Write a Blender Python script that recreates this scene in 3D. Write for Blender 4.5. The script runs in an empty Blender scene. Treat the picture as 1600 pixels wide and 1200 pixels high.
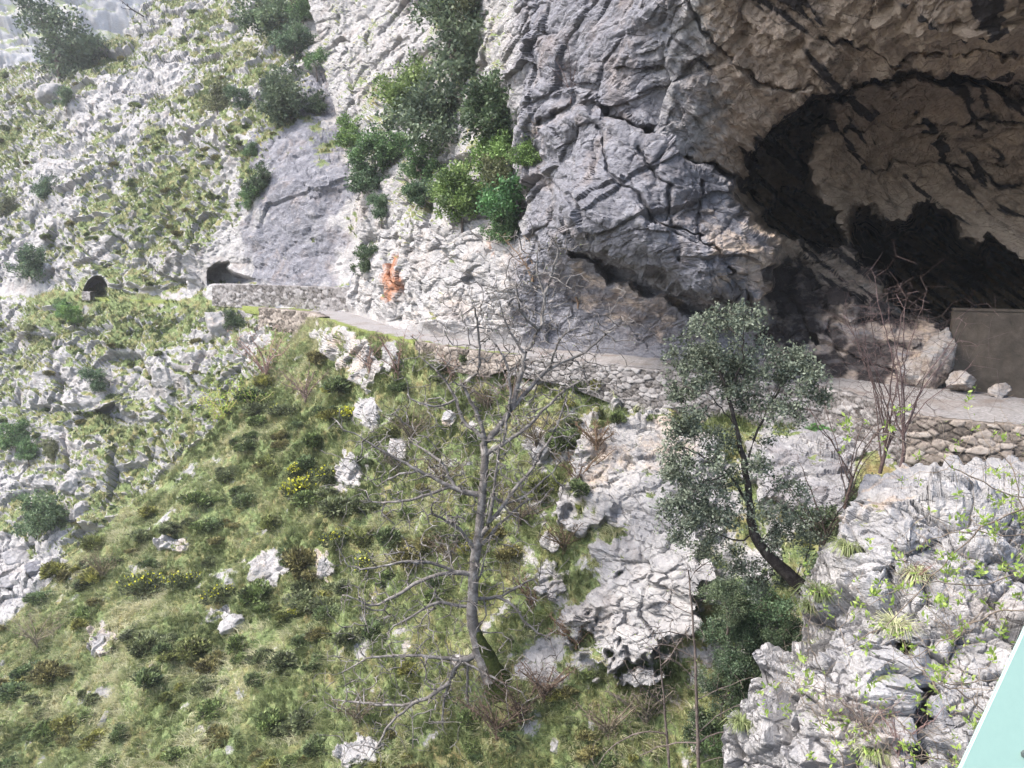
import bpy, math, random
import numpy as np
random.seed(7); RNG = np.random.default_rng(7)
F = 1256.0; TILT = math.radians(9.05); CT, ST = math.cos(TILT), math.sin(TILT)
ZP = -6.0                                   # level of the trail below the bridge
scene = bpy.context.scene
COL = scene.collection

# ------------------------------------------------------------------ placing
def unp(px, py, d):
    """point of the place seen in direction (px,py) of the 1600x1200 photo, d metres ahead"""
    px = np.asarray(px, float); py = np.asarray(py, float)
    a = (px-800)/F; b = -(py-600)/F
    k = np.asarray(d, float)/(b*ST+CT)
    return np.stack([a*k, (b*ST+CT)*k, (b*CT-ST)*k], -1)
def dz(py, z=ZP):
    b = -(np.asarray(py, float)-600)/F
    return z*(b*ST+CT)/(b*CT-ST)
def proj(P):
    x, y, z = P[..., 0], P[..., 1], P[..., 2]
    f = y*CT - z*ST; u = y*ST + z*CT
    f = np.maximum(f, .1)
    return 800+F*x/f, 600-F*u/f

# ------------------------------------------------------------------ noise
def _h(ix, iy, iz, s):
    n = (ix.astype(np.uint32)*np.uint32(374761393) + iy.astype(np.uint32)*np.uint32(668265263)
         + iz.astype(np.uint32)*np.uint32(2147483647) + np.uint32((s*974634077) & 0xffffffff))
    n = (n ^ (n >> np.uint32(13)))*np.uint32(1274126177)
    n = (n ^ (n >> np.uint32(15)))*np.uint32(2246822519)
    return n ^ (n >> np.uint32(16))
def _r(ix, iy, iz, s): return _h(ix, iy, iz, s).astype(np.float64)/4294967296.0
_G = np.array([[1,1,0],[-1,1,0],[1,-1,0],[-1,-1,0],[1,0,1],[-1,0,1],[1,0,-1],[-1,0,-1],[0,1,1],[0,-1,1],[0,1,-1],[0,-1,-1],[1,1,0],[-1,1,0],[0,-1,1],[0,-1,-1]], float)
def perlin(P, s=0):
    P = np.asarray(P, float); I = np.floor(P).astype(np.int64); f = P-I
    w = f*f*f*(f*(f*6-15)+10); out = 0.0
    for dx in (0, 1):
        wx = w[..., 0] if dx else 1-w[..., 0]
        for dy in (0, 1):
            wy = w[..., 1] if dy else 1-w[..., 1]
            for dzz in (0, 1):
                wz = w[..., 2] if dzz else 1-w[..., 2]
                g = _G[_h(I[..., 0]+dx, I[..., 1]+dy, I[..., 2]+dzz, s) & np.uint32(15)]
                out = out + wx*wy*wz*(g[..., 0]*(f[..., 0]-dx)+g[..., 1]*(f[..., 1]-dy)+g[..., 2]*(f[..., 2]-dzz))
    return out
ROT = np.array([[.36, .48, -.8], [-.8, .6, 0], [.48, .64, .6]])
def fbm(P, octv=4, s=0, gain=.5, ridged=False):
    a = 1.0; out = 0.0; Q = np.asarray(P, float)
    for k in range(octv):
        n = perlin(Q, s+k)
        out = out + a*((1-2*np.abs(n)) - .5 if ridged else n)
        a *= gain; Q = Q@ROT*2.03+11.3
    return out
def worley(P, s=0, tilt=True):
    """nearest random cell: F1, F2, a random number and a tilted plane per cell (angular facets)"""
    P = np.asarray(P, float); I = np.floor(P).astype(np.int64)
    F1 = np.full(P.shape[:-1], 9.); F2 = F1.copy(); rn = np.zeros_like(F1); pl = np.zeros_like(F1)
    for dx in (-1, 0, 1):
        for dy in (-1, 0, 1):
            for dzz in (-1, 0, 1):
                cx, cy, cz = I[..., 0]+dx, I[..., 1]+dy, I[..., 2]+dzz
                h = _h(cx, cy, cz, s)
                jx = (h & np.uint32(1023))/1023.; jy = ((h >> np.uint32(10)) & np.uint32(1023))/1023.; jz = ((h >> np.uint32(20)) & np.uint32(1023))/1023.
                ex, ey, ez = P[..., 0]-cx-jx, P[..., 1]-cy-jy, P[..., 2]-cz-jz
                dd = ex*ex+ey*ey+ez*ez
                n = dd < F1
                F2 = np.where(n, F1, np.minimum(F2, dd)); F1 = np.where(n, dd, F1)
                rn = np.where(n, ((h*np.uint32(2654435761)) >> np.uint32(8) & np.uint32(1023))/1023., rn)
                if tilt:
                    pl = np.where(n, ex*(jy-.5)*2+ey*(jz-.5)*2+ez*(jx-.5)*2, pl)
    return np.sqrt(F1), np.sqrt(F2), rn, pl
def sst(a, b, x):
    t = np.clip((x-a)/(b-a), 0, 1); return t*t*(3-2*t)
_WOB = {}
def pmask(px, py, poly, soft=10., wob=0., s=3):
    """1 inside a polygon, 0 outside, soft edge"""
    if wob:
        key = (px.shape, float(px.flat[0]), float(px.flat[px.size//2+3]), float(py.flat[px.size//3]), s)
        if key not in _WOB:
            if len(_WOB) > 8: _WOB.clear()
            q = np.stack([px/40., py/40., px*0+s], -1); _WOB[key] = (fbm(q, 3, s), fbm(q+7.7, 3, s))
        w0, w1 = _WOB[key]; px, py = px+wob*w0, py+wob*w1
    if False:
        q = np.stack([px/40., py/40., px*0+s], -1)
        px = px+wob*fbm(q, 3, s); py = py+wob*fbm(q+7.7, 3, s)
    d2 = np.full(px.shape, 1e12); ins = np.zeros(px.shape, bool); n = len(poly)
    for i in range(n):
        x0, y0 = poly[i]; x1, y1 = poly[(i+1) % n]
        ex, ey = x1-x0, y1-y0; wx, wy = px-x0, py-y0
        t = np.clip((wx*ex+wy*ey)/(ex*ex+ey*ey+1e-9), 0, 1)
        d2 = np.minimum(d2, (wx-t*ex)**2+(wy-t*ey)**2)
        c = ((y0 <= py) != (y1 <= py)); xi = x0+(py-y0)*ex/(ey if abs(ey) > 1e-9 else 1e-9)
        ins ^= c & (px < xi)
    sd = np.sqrt(d2)*np.where(ins, 1, -1)
    return sst(-soft, soft, sd)
def lmask(px, py, pl, w, s=3):
    """1 on a polyline, fading over w"""
    q = np.stack([px/40., py/40., px*0+s], -1); px = px+12*fbm(q, 3, s); py = py+12*fbm(q+7.7, 3, s); d2 = np.full(px.shape, 1e12)
    for (x0, y0), (x1, y1) in zip(pl[:-1], pl[1:]):
        ex, ey = x1-x0, y1-y0; t = np.clip(((px-x0)*ex+(py-y0)*ey)/(ex*ex+ey*ey), 0, 1)
        d2 = np.minimum(d2, (px-x0-t*ex)**2+(py-y0-t*ey)**2)
    return np.exp(-d2/(w*w))
class RBF:
    def __init__(s, pts, c=28., lam=0.0):
        p = np.array(pts, float); s.p = p[:, :2]; s.c = c
        n = len(p); D = np.sqrt(((s.p[:, None]-s.p[None])**2).sum(-1)+c*c)
        A = np.zeros((n+3, n+3)); A[:n, :n] = D+lam*np.eye(n); A[:n, n] = 1; A[:n, n+1:] = s.p/1000; A[n, :n] = 1; A[n+1:, :n] = s.p.T/1000
        s.w = np.linalg.solve(A, np.r_[p[:, 2], 0, 0, 0])
    def __call__(s, px, py):
        n = len(s.p); out = s.w[n]+s.w[n+1]*px/1000+s.w[n+2]*py/1000
        for k in range(n):
            out = out + s.w[k]*np.sqrt((px-s.p[k, 0])**2+(py-s.p[k, 1])**2+s.c**2)
        return out
def interp(pl, x):
    a = np.array(pl, float); return np.interp(x, a[:, 0], a[:, 1])

# ------------------------------------------------------------------ meshes and tags
def tag(o, label=None, cat=None, group=None, kind=None):
    if label: o['label'] = label
    if cat: o['category'] = cat
    if group: o['group'] = group
    if kind: o['kind'] = kind
    return o
def mesh_np(name, V, faces, mat=None, smooth=True, cols=None):
    """faces: int array (n,3) or (n,4)"""
    me = bpy.data.meshes.new(name); V = np.asarray(V, np.float32); faces = np.asarray(faces, np.int32)
    n, k = faces.shape
    me.vertices.add(len(V)); me.vertices.foreach_set('co', V.ravel())
    me.loops.add(n*k); me.loops.foreach_set('vertex_index', faces.ravel())
    me.polygons.add(n); me.polygons.foreach_set('loop_start', np.arange(0, n*k, k, dtype=np.int32))
    me.polygons.foreach_set('loop_total', np.full(n, k, np.int32))
    me.polygons.foreach_set('use_smooth', np.full(n, smooth, bool))
    for nm, c in (cols or {}).items():
        at = me.attributes.new(nm, 'FLOAT_COLOR', 'POINT'); c = np.asarray(c, np.float32)
        if c.shape[-1] == 3: c = np.concatenate([c, np.ones((len(c), 1), np.float32)], 1)
        at.data.foreach_set('color', c.ravel())
    me.update(calc_edges=True); me.validate()
    if mat: me.materials.append(mat)
    return me
def link(name, me, parent=None):
    o = bpy.data.objects.new(name, me); COL.objects.link(o)
    if parent: o.parent = parent
    return o
def empty(name, loc=(0, 0, 0)):
    o = bpy.data.objects.new(name, None); COL.objects.link(o); o.location = loc; o.empty_display_size = .3
    return o
def grid_faces(nr, nc):
    i = np.arange(nr*nc).reshape(nr, nc)
    return np.stack([i[:-1, :-1], i[1:, :-1], i[1:, 1:], i[:-1, 1:]], -1).reshape(-1, 4)
def gnorm(P):
    du = np.gradient(P, axis=1); dv = np.gradient(P, axis=0)
    n = np.cross(dv, du); n /= np.linalg.norm(n, axis=-1, keepdims=True)+1e-12
    f = np.sign(-(n*P).sum(-1, keepdims=True)); f[f == 0] = 1
    return n*f

# ------------------------------------------------------------------ materials
def nodes(name):
    m = bpy.data.materials.new(name); m.use_nodes = True; nt = m.node_tree; nt.nodes.clear()
    out = nt.nodes.new('ShaderNodeOutputMaterial'); bs = nt.nodes.new('ShaderNodeBsdfPrincipled')
    nt.links.new(bs.outputs[0], out.inputs[0]); bs.inputs['Roughness'].default_value = .9
    bs.inputs['Specular IOR Level'].default_value = .15
    return m, nt, bs
class NG:
    def __init__(s, nt):
        s.nt = nt; s.tc = nt.nodes.new('ShaderNodeTexCoord').outputs['Object']
    def N(s, t, **kw):
        n = s.nt.nodes.new(t)
        for k, v in kw.items(): setattr(n, k, v)
        return n
    def lk(s, a, b): s.nt.links.new(a, b)
    def noise(s, sc, det=5, rough=.6, dist=0, vec=None):
        n = s.N('ShaderNodeTexNoise'); n.inputs['Scale'].default_value = sc; n.inputs['Detail'].default_value = det
        n.inputs['Roughness'].default_value = rough; n.inputs['Distortion'].default_value = dist
        s.lk(vec or s.tc, n.inputs['Vector']); return n.outputs[0]
    def vor(s, sc, feat='DISTANCE_TO_EDGE', vec=None, out=0):
        n = s.N('ShaderNodeTexVoronoi', feature=feat); n.inputs['Scale'].default_value = sc
        s.lk(vec or s.tc, n.inputs['Vector']); return n.outputs[out]
    def mapping(s, rot=(0, 0, 0), sc=(1, 1, 1), vec=None):
        n = s.N('ShaderNodeMapping'); n.inputs['Rotation'].default_value = rot; n.inputs['Scale'].default_value = sc
        s.lk(vec or s.tc, n.inputs['Vector']); return n.outputs[0]
    def ramp(s, fac, stops):
        n = s.N('ShaderNodeValToRGB'); e = n.color_ramp.elements
        while len(e) > 1: e.remove(e[-1])
        for i, (p, c) in enumerate(stops):
            x = e[0] if i == 0 else e.new(p)
            x.position = p; x.color = (*c, 1) if len(c) == 3 else c
        s.lk(fac, n.inputs[0]); return n.outputs[0]
    def mr(s, v, a, b, c=0., d=1., smooth=False):
        n = s.N('ShaderNodeMapRange'); n.interpolation_type = 'SMOOTHSTEP' if smooth else 'LINEAR'
        for i, q in enumerate((a, b, c, d)): n.inputs[i+1].default_value = q
        s.lk(v, n.inputs[0]); return n.outputs[0]
    def math(s, op, a, b=None):
        n = s.N('ShaderNodeMath', operation=op)
        for i, q in enumerate((a, b)):
            if q is None: continue
            if isinstance(q, (int, float)): n.inputs[i].default_value = q
            else: s.lk(q, n.inputs[i])
        return n.outputs[0]
    def mix(s, f, a, b, mode='MIX'):
        n = s.N('ShaderNodeMix', data_type='RGBA', blend_type=mode)
        for sock, q in ((n.inputs[0], f), (n.inputs[6], a), (n.inputs[7], b)):
            if isinstance(q, (int, float)): sock.default_value = q
            elif isinstance(q, tuple): sock.default_value = (*q, 1)
            else: s.lk(q, sock)
        return n.outputs[2]
    def attr(s, nm):
        n = s.N('ShaderNodeAttribute'); n.attribute_name = nm; return n
    def bump(s, h, st, dist, nrm=None):
        n = s.N('ShaderNodeBump'); n.inputs['Strength'].default_value = st; n.inputs['Distance'].default_value = dist
        s.lk(h, n.inputs['Height'])
        if nrm: s.lk(nrm, n.inputs['Normal'])
        return n.outputs[0]

def rock_material():
    """limestone with grass where the vertex mask says so.  mask = grass, tan, stain and painted cave shade, cool ; mask2 = rust, moss"""
    m, nt, bs = nodes('limestone_and_turf'); g = NG(nt); g.tc = g.mapping((0, 0, 0), (1, .5, 1))
    a = g.attr('mask'); sep = g.N('ShaderNodeSeparateColor'); g.lk(a.outputs['Color'], sep.inputs[0])
    a2 = g.attr('mask2'); sep2 = g.N('ShaderNodeSeparateColor'); g.lk(a2.outputs['Color'], sep2.inputs[0])
    grass, tan, stain, cool = sep.outputs[0], sep.outputs[1], sep.outputs[2], a.outputs['Alpha']
    n1 = g.noise(.35, 8, .65, .6); n2 = g.noise(2.2, 6, .7, .4); n3 = g.noise(9, 4, .7)
    bed = g.mapping((.5, .35, .3), (.75, .75, 1.5)); n4 = g.noise(1.1, 8, .7, .4, bed)
    mixn = g.math('ADD', g.math('MULTIPLY', n2, .5), g.math('MULTIPLY', n4, .5))
    rock = g.ramp(mixn, [(.26, (.13, .125, .127)), (.42, (.285, .278, .28)), (.56, (.385, .372, .365)), (.75, (.50, .488, .475))])
    coolr = g.ramp(mixn, [(.28, (.07, .07, .078)), (.45, (.15, .15, .17)), (.6, (.25, .25, .274)), (.78, (.43, .428, .45))])
    tanr = g.ramp(mixn, [(.26, (.13, .105, .09)), (.42, (.33, .262, .21)), (.58, (.50, .405, .325)), (.76, (.64, .55, .465))])
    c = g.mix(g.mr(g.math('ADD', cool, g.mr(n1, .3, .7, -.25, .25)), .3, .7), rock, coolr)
    c = g.mix(g.mr(g.math('ADD', tan, g.mr(n4, .3, .7, -.35, .35)), .3, .75), c, tanr)
    warm = g.mix(g.mr(n1, .52, .72, 0, .35), c, (.36, .27, .20))
    c = warm
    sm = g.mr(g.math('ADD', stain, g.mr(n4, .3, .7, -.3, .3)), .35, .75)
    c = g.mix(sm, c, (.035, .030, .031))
    c = g.mix(g.mr(g.math('ADD', sep2.outputs[0], g.mr(n2, .3, .7, -.25, .25)), .35, .7), c, (.33, .16, .095))
    c = g.mix(g.mr(n3, .62, .8, 0, .35), c, (.55, .54, .51))
    # lichen and thin crack lines
    cr = g.vor(.9, vec=g.mix(.12, bed, g.N('ShaderNodeTexNoise').outputs[1])) if False else g.vor(1.3, vec=bed)
    crk = g.math('MULTIPLY', g.mr(cr, 0, .035, 1, 0), g.mr(n2, .45, .6, 0, 1))
    c = g.mix(g.math('MULTIPLY', crk, .55), c, (.07, .062, .055))
    # turf
    t1 = g.noise(.8, 6, .7, .3); t2 = g.noise(5, 5, .75, .2, g.mapping((0, 0, .5), (1, 1, 1)))
    gr = g.ramp(t2, [(.25, (.06, .08, .033)), (.45, (.125, .165, .066)), (.62, (.21, .255, .11)), (.8, (.34, .35, .19))])
    dry = g.ramp(t2, [(.25, (.10, .07, .035)), (.5, (.24, .19, .09)), (.75, (.40, .34, .19))])
    tf = g.mix(g.mr(t1, .46, .7), gr, dry)
    tf = g.mix(g.mr(t1, .40, .28, 0, .8), tf, (.05, .06, .022))
    gm = g.mr(g.math('ADD', grass, g.math('ADD', g.mr(n2, .25, .75, -.32, .32), g.mr(n3, .25, .75, -.2, .2))), .42, .58)
    c = g.mix(gm, c, tf)
    c = g.mix(g.mr(g.math('ADD', sep2.outputs[1], g.mr(n2, .3, .7, -.3, .3)), .4, .7), c, (.085, .10, .018))
    g.lk(c, bs.inputs['Base Color'])
    hb = g.math('ADD', g.math('MULTIPLY', n4, 1.0), g.math('MULTIPLY', n2, .6))
    hb = g.math('SUBTRACT', hb, g.math('MULTIPLY', crk, .25))
    b1 = g.bump(hb, .85, .35); b2 = g.bump(g.noise(14, 5, .75), .55, .05, b1)
    g.lk(b2, bs.inputs['Normal'])
    bs.inputs['Roughness'].default_value = .85
    return m
M = {}
M['rock'] = rock_material()
def leaf_mat(name, c0, c1, c2, trans=.25, rough=.5, tint=True):
    m, nt, bs = nodes(name); g = NG(nt)
    a = g.attr('tone'); oi = g.N('ShaderNodeObjectInfo')
    c = g.ramp(a.outputs['Fac'], [(0, c0), (.5, c1), (1, c2)])
    if tint: c = g.mix(1., c, oi.outputs['Color'], 'MULTIPLY')
    g.lk(c, bs.inputs['Base Color']); bs.inputs['Roughness'].default_value = rough; bs.inputs['Specular IOR Level'].default_value = .3
    tr = g.N('ShaderNodeBsdfTranslucent'); g.lk(c, tr.inputs[0])
    mx = g.N('ShaderNodeMixShader'); mx.inputs[0].default_value = trans
    g.lk(bs.outputs[0], mx.inputs[1]); g.lk(tr.outputs[0], mx.inputs[2])
    g.lk(mx.outputs[0], [n for n in nt.nodes if n.type == 'OUTPUT_MATERIAL'][0].inputs[0])
    return m
M['leaf'] = leaf_mat('crown_leaves', (.05, .07, .045), (.12, .155, .09), (.23, .27, .16))
M['gorse'] = leaf_mat('gorse_sprigs', (.05, .056, .032), (.135, .158, .078), (.27, .305, .15), .15)
M['flower'] = leaf_mat('gorse_flowers', (.42, .42, .03), (.55, .55, .04), (.62, .60, .08), .2)
M['holm'] = leaf_mat('holm_oak_leaves', (.048, .06, .038), (.12, .142, .098), (.24, .27, .20), .15, .7)
M['lime'] = leaf_mat('fresh_spring_leaves', (.16, .25, .045), (.27, .37, .075), (.41, .50, .15), .4)
M['grass'] = leaf_mat('grass_blades', (.10, .13, .052), (.255, .295, .125), (.60, .57, .38), .25, .6, False)
def bark(name, c0, c1, c2, sc=6.):
    m, nt, bs = nodes(name); g = NG(nt)
    n = g.noise(sc, 6, .7, .5); c = g.ramp(n, [(.3, c0), (.5, c1), (.7, c2)])
    oi = g.N('ShaderNodeObjectInfo'); c = g.mix(1., c, oi.outputs['Color'], 'MULTIPLY')
    g.lk(c, bs.inputs['Base Color']); g.lk(g.bump(n, .6, .04), bs.inputs['Normal']); return m
M['bark_pale'] = bark('pale_bark', (.065, .058, .052), (.165, .15, .138), (.36, .34, .32), 3.)
M['bark_dark'] = bark('dark_bark', (.018, .015, .014), (.045, .038, .034), (.10, .088, .08))
M['bark_mid'] = bark('grey_bark', (.06, .048, .042), (.13, .105, .092), (.22, .19, .17))
M['twig'] = bark('bare_twigs', (.13, .095, .085), (.22, .175, .155), (.32, .27, .25))
def moss_mat():
    m, nt, bs = nodes('moss_on_bark'); g = NG(nt)
    n = g.noise(9, 6, .7); c = g.ramp(n, [(.3, (.02, .025, .008)), (.55, (.055, .07, .018)), (.75, (.12, .13, .035))])
    g.lk(c, bs.inputs['Base Color']); g.lk(g.bump(n, 1., .06), bs.inputs['Normal']); return m
M['moss'] = moss_mat()
def wall_mat(name, stops):
    m, nt, bs = nodes(name); g = NG(nt)
    a = g.attr('tone'); n = g.noise(5, 6, .7, .3)
    f = g.math('ADD', g.math('MULTIPLY', a.outputs['Fac'], .75), g.math('MULTIPLY', g.mr(n, .25, .75, -.4, .4), .8))
    c = g.ramp(f, stops); g.lk(c, bs.inputs['Base Color'])
    g.lk(g.bump(g.noise(18, 5, .7), .6, .05), bs.inputs['Normal']); return m
M['wall'] = wall_mat('dry_stone', [(0, (.045, .04, .037)), (.22, (.13, .12, .115)), (.6, (.235, .222, .218)), (1, (.36, .35, .345))])
M['wall_brown'] = wall_mat('dry_stone_brown', [(0, (.04, .035, .03)), (.25, (.13, .11, .095)), (.6, (.26, .225, .195)), (1, (.38, .345, .315))])
def path_mat():
    m, nt, bs = nodes('trodden_gravel'); g = NG(nt)
    a = g.attr('mask'); sep = g.N('ShaderNodeSeparateColor'); g.lk(a.outputs['Color'], sep.inputs[0])
    n = g.noise(7, 7, .75); n1 = g.noise(.6, 5, .6, .5)
    c = g.ramp(n, [(.3, (.13, .12, .118)), (.5, (.25, .238, .235)), (.7, (.38, .365, .36))])
    c = g.mix(g.mr(n1, .5, .7, 0, .7), c, (.16, .125, .105))
    t = g.ramp(n, [(.3, (.07, .09, .025)), (.6, (.20, .23, .07)), (.8, (.32, .31, .13))])
    c = g.mix(g.mr(g.math('ADD', sep.outputs[0], g.mr(n, .3, .7, -.3, .3)), .4, .6), c, t)
    g.lk(c, bs.inputs['Base Color']); g.lk(g.bump(n, .8, .06), bs.inputs['Normal']); return m
M['path'] = path_mat()
def conc_mat():
    m, nt, bs = nodes('rough_concrete'); g = NG(nt)
    n = g.noise(1.2, 8, .7, .4); st = g.noise(2.0, 5, .6, .2, g.mapping((0, 0, 0), (1, 1, .25)))
    c = g.ramp(n, [(.3, (.055, .045, .036)), (.55, (.105, .086, .068)), (.75, (.16, .132, .105))])
    c = g.mix(g.mr(st, .55, .75, 0, .6), c, (.06, .05, .042))
    g.lk(c, bs.inputs['Base Color']); g.lk(g.bump(g.noise(12, 6, .7), .5, .04), bs.inputs['Normal']); return m
M['concrete'] = conc_mat()
def paint_mat():
    m, nt, bs = nodes('mint_paint'); g = NG(nt)
    n = g.noise(60, 3, .6); c = g.mix(g.mr(n, .3, .7, 0, 1), (.285, .425, .36), (.30, .445, .375))
    g.lk(c, bs.inputs['Base Color']); bs.inputs['Roughness'].default_value = .45; bs.inputs['Specular IOR Level'].default_value = .4
    g.lk(g.bump(n, .08, .002), bs.inputs['Normal']); return m
M['paint'] = paint_mat()
def steel_mat():
    m, nt, bs = nodes('bolt_steel'); bs.inputs['Base Color'].default_value = (.12, .14, .14, 1); bs.inputs['Metallic'].default_value = .6; bs.inputs['Roughness'].default_value = .5; return m
M['steel'] = steel_mat()

# ------------------------------------------------------------------ terrain sheets
SHEETS = {}
def rockdisp(P, L, s=0, bed=(.5, .35, .3), st=1.45, fine=True):
    """angular limestone: tilted facets of three sizes on strata"""
    cx, sx = math.cos(bed[0]), math.sin(bed[0]); cz, sz = math.cos(bed[2]), math.sin(bed[2])
    R = np.array([[cz, -sz, 0], [sz*cx, cz*cx, -sx], [sz*sx, cz*sx, cx]])
    Q = P@R.T*np.array([1, 1, st])
    W = np.stack([fbm(Q/L*1.3+k*9.1, 3, s+30+k) for k in range(3)], -1)
    Q = Q/L+.12*W
    out = .55*fbm(Q*.6, 3, s)
    f1, f2, r, pl = worley(Q*1.0, s+1); out = out+.32*(r-.5)+.50*pl-.16*np.exp(-(f2-f1)*20)
    f1, f2, r, pl = worley(Q*2.6+3, s+2); out = out+.15*(r-.5)+.25*pl-.10*np.exp(-(f2-f1)*16)
    if fine:
        f1, f2, r, pl = worley(Q*6.5+5, s+3); out = out+.06*(r-.5)+.11*pl-.04*np.exp(-(f2-f1)*12)
        out = out+.06*fbm(Q*7, 4, s+9, .6)
    return out*L*.5
def even_out(P, px, py):
    """slide the grid lines so that steep steps in depth get their share of them"""
    A = np.concatenate([P, px[..., None], py[..., None]], -1)
    for ax_ in (1, 0):
        B = A if ax_ == 1 else np.swapaxes(A, 0, 1)
        L = np.linalg.norm(np.diff(B[..., :3], axis=1), axis=-1); e = np.linalg.norm(np.diff(B[..., 3:], axis=1), axis=-1)*B[:, 1:, 1]/F+1e-6
        w = np.clip(L/e, .8, 7)**.45; E = np.pad(w, ((15, 15), (0, 0)), 'edge'); w = sum(E[k:k+len(w)] for k in range(31))/31
        cs = np.concatenate([np.zeros((len(w), 1)), np.cumsum(w, 1)], 1); cs /= cs[:, -1:]; t = np.linspace(0, 1, B.shape[1]); C = np.empty_like(B)
        for i in range(len(B)):
            for k in range(5): C[i, :, k] = np.interp(t, cs[i], B[i, :, k])
        A = C if ax_ == 1 else np.swapaxes(C, 0, 1)
    return A[..., :3].copy(), A[..., 3].copy(), A[..., 4].copy()
def build_sheet(name, px, py, d, disp, maskf, curl=None, curlc=None, even=False, smooth=True):
    P = unp(px, py, d)
    if even: P, px, py = even_out(P, px, py)
    B = P
    for _ in range(3):
        for ax_ in (0, 1):
            pd = [(0, 0)]*3; pd[ax_] = (7, 7); E = np.pad(B, pd, 'edge'); cs = np.cumsum(E, ax_)
            z = np.zeros_like(np.take(cs, [0], ax_)); cs = np.concatenate([z, cs], ax_); m_ = P.shape[ax_]
            B = (np.take(cs, np.arange(15, m_+15), ax_)-np.take(cs, np.arange(0, m_), ax_))/15
    n = gnorm(B)-.35*P/np.linalg.norm(P, axis=-1, keepdims=True); n /= np.linalg.norm(n, axis=-1, keepdims=True)
    lu = np.linalg.norm(np.gradient(P, axis=1), axis=-1); lv = np.linalg.norm(np.gradient(P, axis=0), axis=-1)
    sx_ = np.abs(np.gradient(px, axis=1))*P[..., 1]/F+1e-6; sy_ = np.abs(np.gradient(py, axis=0))*P[..., 1]/F+1e-6
    calm = np.clip(4.5/np.maximum(lu/sx_, lv/sy_), .25, 1)
    P2 = P+n*(disp(P, px, py)*calm)[..., None]
    n2 = gnorm(P2)
    SHEETS[name] = dict(P=P2, n=n2, px=px, py=py)
    q1, q2 = maskf(P2, n2, px, py)
    SHEETS[name]['m'] = q1
    def ext(A, B, C):
        if curl:
            rows = [A[:1]+np.array([c_[2] if len(c_) > 2 else 0, c_[0], c_[1]]) for c_ in curl]
            A = np.concatenate(rows[::-1]+[A]); B = np.concatenate([B[:1]]*len(rows)+[B]); C = np.concatenate([C[:1]]*len(rows)+[C])
        if curlc:
            cs = [A[:, :1]+np.array([a, b, 0]) for a, b in curlc]
            A = np.concatenate(cs[::-1]+[A], 1); B = np.concatenate([B[:, :1]]*len(cs)+[B], 1); C = np.concatenate([C[:, :1]]*len(cs)+[C], 1)
        return A, B, C
    A, B, C = ext(P2, q1, q2)
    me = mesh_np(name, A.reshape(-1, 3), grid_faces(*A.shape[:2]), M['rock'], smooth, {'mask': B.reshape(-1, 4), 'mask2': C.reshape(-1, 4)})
    o = link(name, me); tag(o, kind='structure')
    return o
def xs(a, b, c, d, n, no):
    """columns: dense b..c inside the frame, sparse out to a and d"""
    l = b-(b-a)*np.linspace(1, 0, no, endpoint=False)**1.6
    r = c+(d-c)*np.linspace(0, 1, no+1)[1:]**1.6
    return np.concatenate([l, np.linspace(b, c, n), r])
def stack4(a, b, c, d): return np.stack([np.clip(a, -1, 2)+0*b, np.clip(b, -1, 2), np.clip(c, -1, 2), np.clip(d, -1, 2)], -1)

OUTER = [(-500, 445), (-300, 448), (0, 459), (165, 467), (250, 469), (330, 472), (400, 479), (480, 487), (500, 497), (560, 517), (640, 532), (760, 551), (900, 567), (1050, 581), (1200, 598), (1290, 606), (1360, 626), (1430, 651), (1520, 661), (1600, 668), (1900, 700), (2300, 740)]
INNER = [(-500, 443), (-300, 446), (0, 456.5), (165, 464.5), (250, 466.5), (330, 469), (400, 475.5), (480, 481.5), (545, 489), (590, 503), (640, 517), (760, 535), (900, 549), (1050, 563), (1200, 584), (1300, 591), (1400, 601), (1500, 613), (1600, 627), (1900, 665), (2300, 700)]

# ---- far mountain (top left, hazy)
def far_mountain():
    x = xs(-900, -60, 420, 1000, 200, 25); v = np.linspace(0, 1, 130)
    X, V = np.meshgrid(x, v); Y = -170+V*470
    D = 520-(Y+100)*.55+X*.12
    D = 430+np.clip(300-Y, 0, 1100)*.42+X*.1
    def disp(P, px, py): return rockdisp(P, 46, 60)*.8
    def mk(P, n, px, py):
        g = .42+.9*fbm(P/60., 4, 71)+1.2*(n[..., 2]-.55)
        return stack4(g, 0*g+.05, 0*g, 0*g+.15), stack4(0*g, 0*g, 0*g, 0*g)
    build_sheet('far_mountain', X, Y, D, disp, mk)
far_mountain()

# ---- mountainside across the gully
A_CTRL = [(-300, 448, 148), (0, 457, 129), (165, 465, 114), (250, 467, 111), (330, 470, 105), (400, 476, 98), (480, 483, 91.5), (560, 490, 86), (700, 500, 78),
 (-300, 250, 175), (0, 300, 148), (150, 300, 131), (300, 300, 118), (380, 380, 104), (440, 420, 97.5), (450, 300, 101), (520, 420, 95), (520, 300, 98), (470, 200, 108), (400, 200, 116), (560, 200, 108),
 (0, 130, 185), (80, 120, 172), (200, 150, 152), (330, 150, 137), (200, 40, 178), (330, 20, 172), (420, 60, 145), (480, 20, 138), (560, 20, 130), (600, -200, 165), (400, -200, 200), (200, -100, 210), (-300, 0, 250), (700, 200, 100), (700, -200, 150),
 (0, 560, 116), (150, 560, 106), (300, 560, 97), (400, 540, 91), (480, 540, 87), (0, 650, 108), (150, 640, 100), (230, 665, 95), (330, 640, 91), (450, 620, 85), (0, 760, 99), (150, 740, 93), (250, 740, 88), (0, 850, 90), (100, 850, 86), (0, 960, 80), (-300, 800, 100), (-300, 1100, 78), (200, 1000, 76), (500, 900, 74), (700, 900, 70), (700, 600, 80), (100, 1150, 70)]
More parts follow.
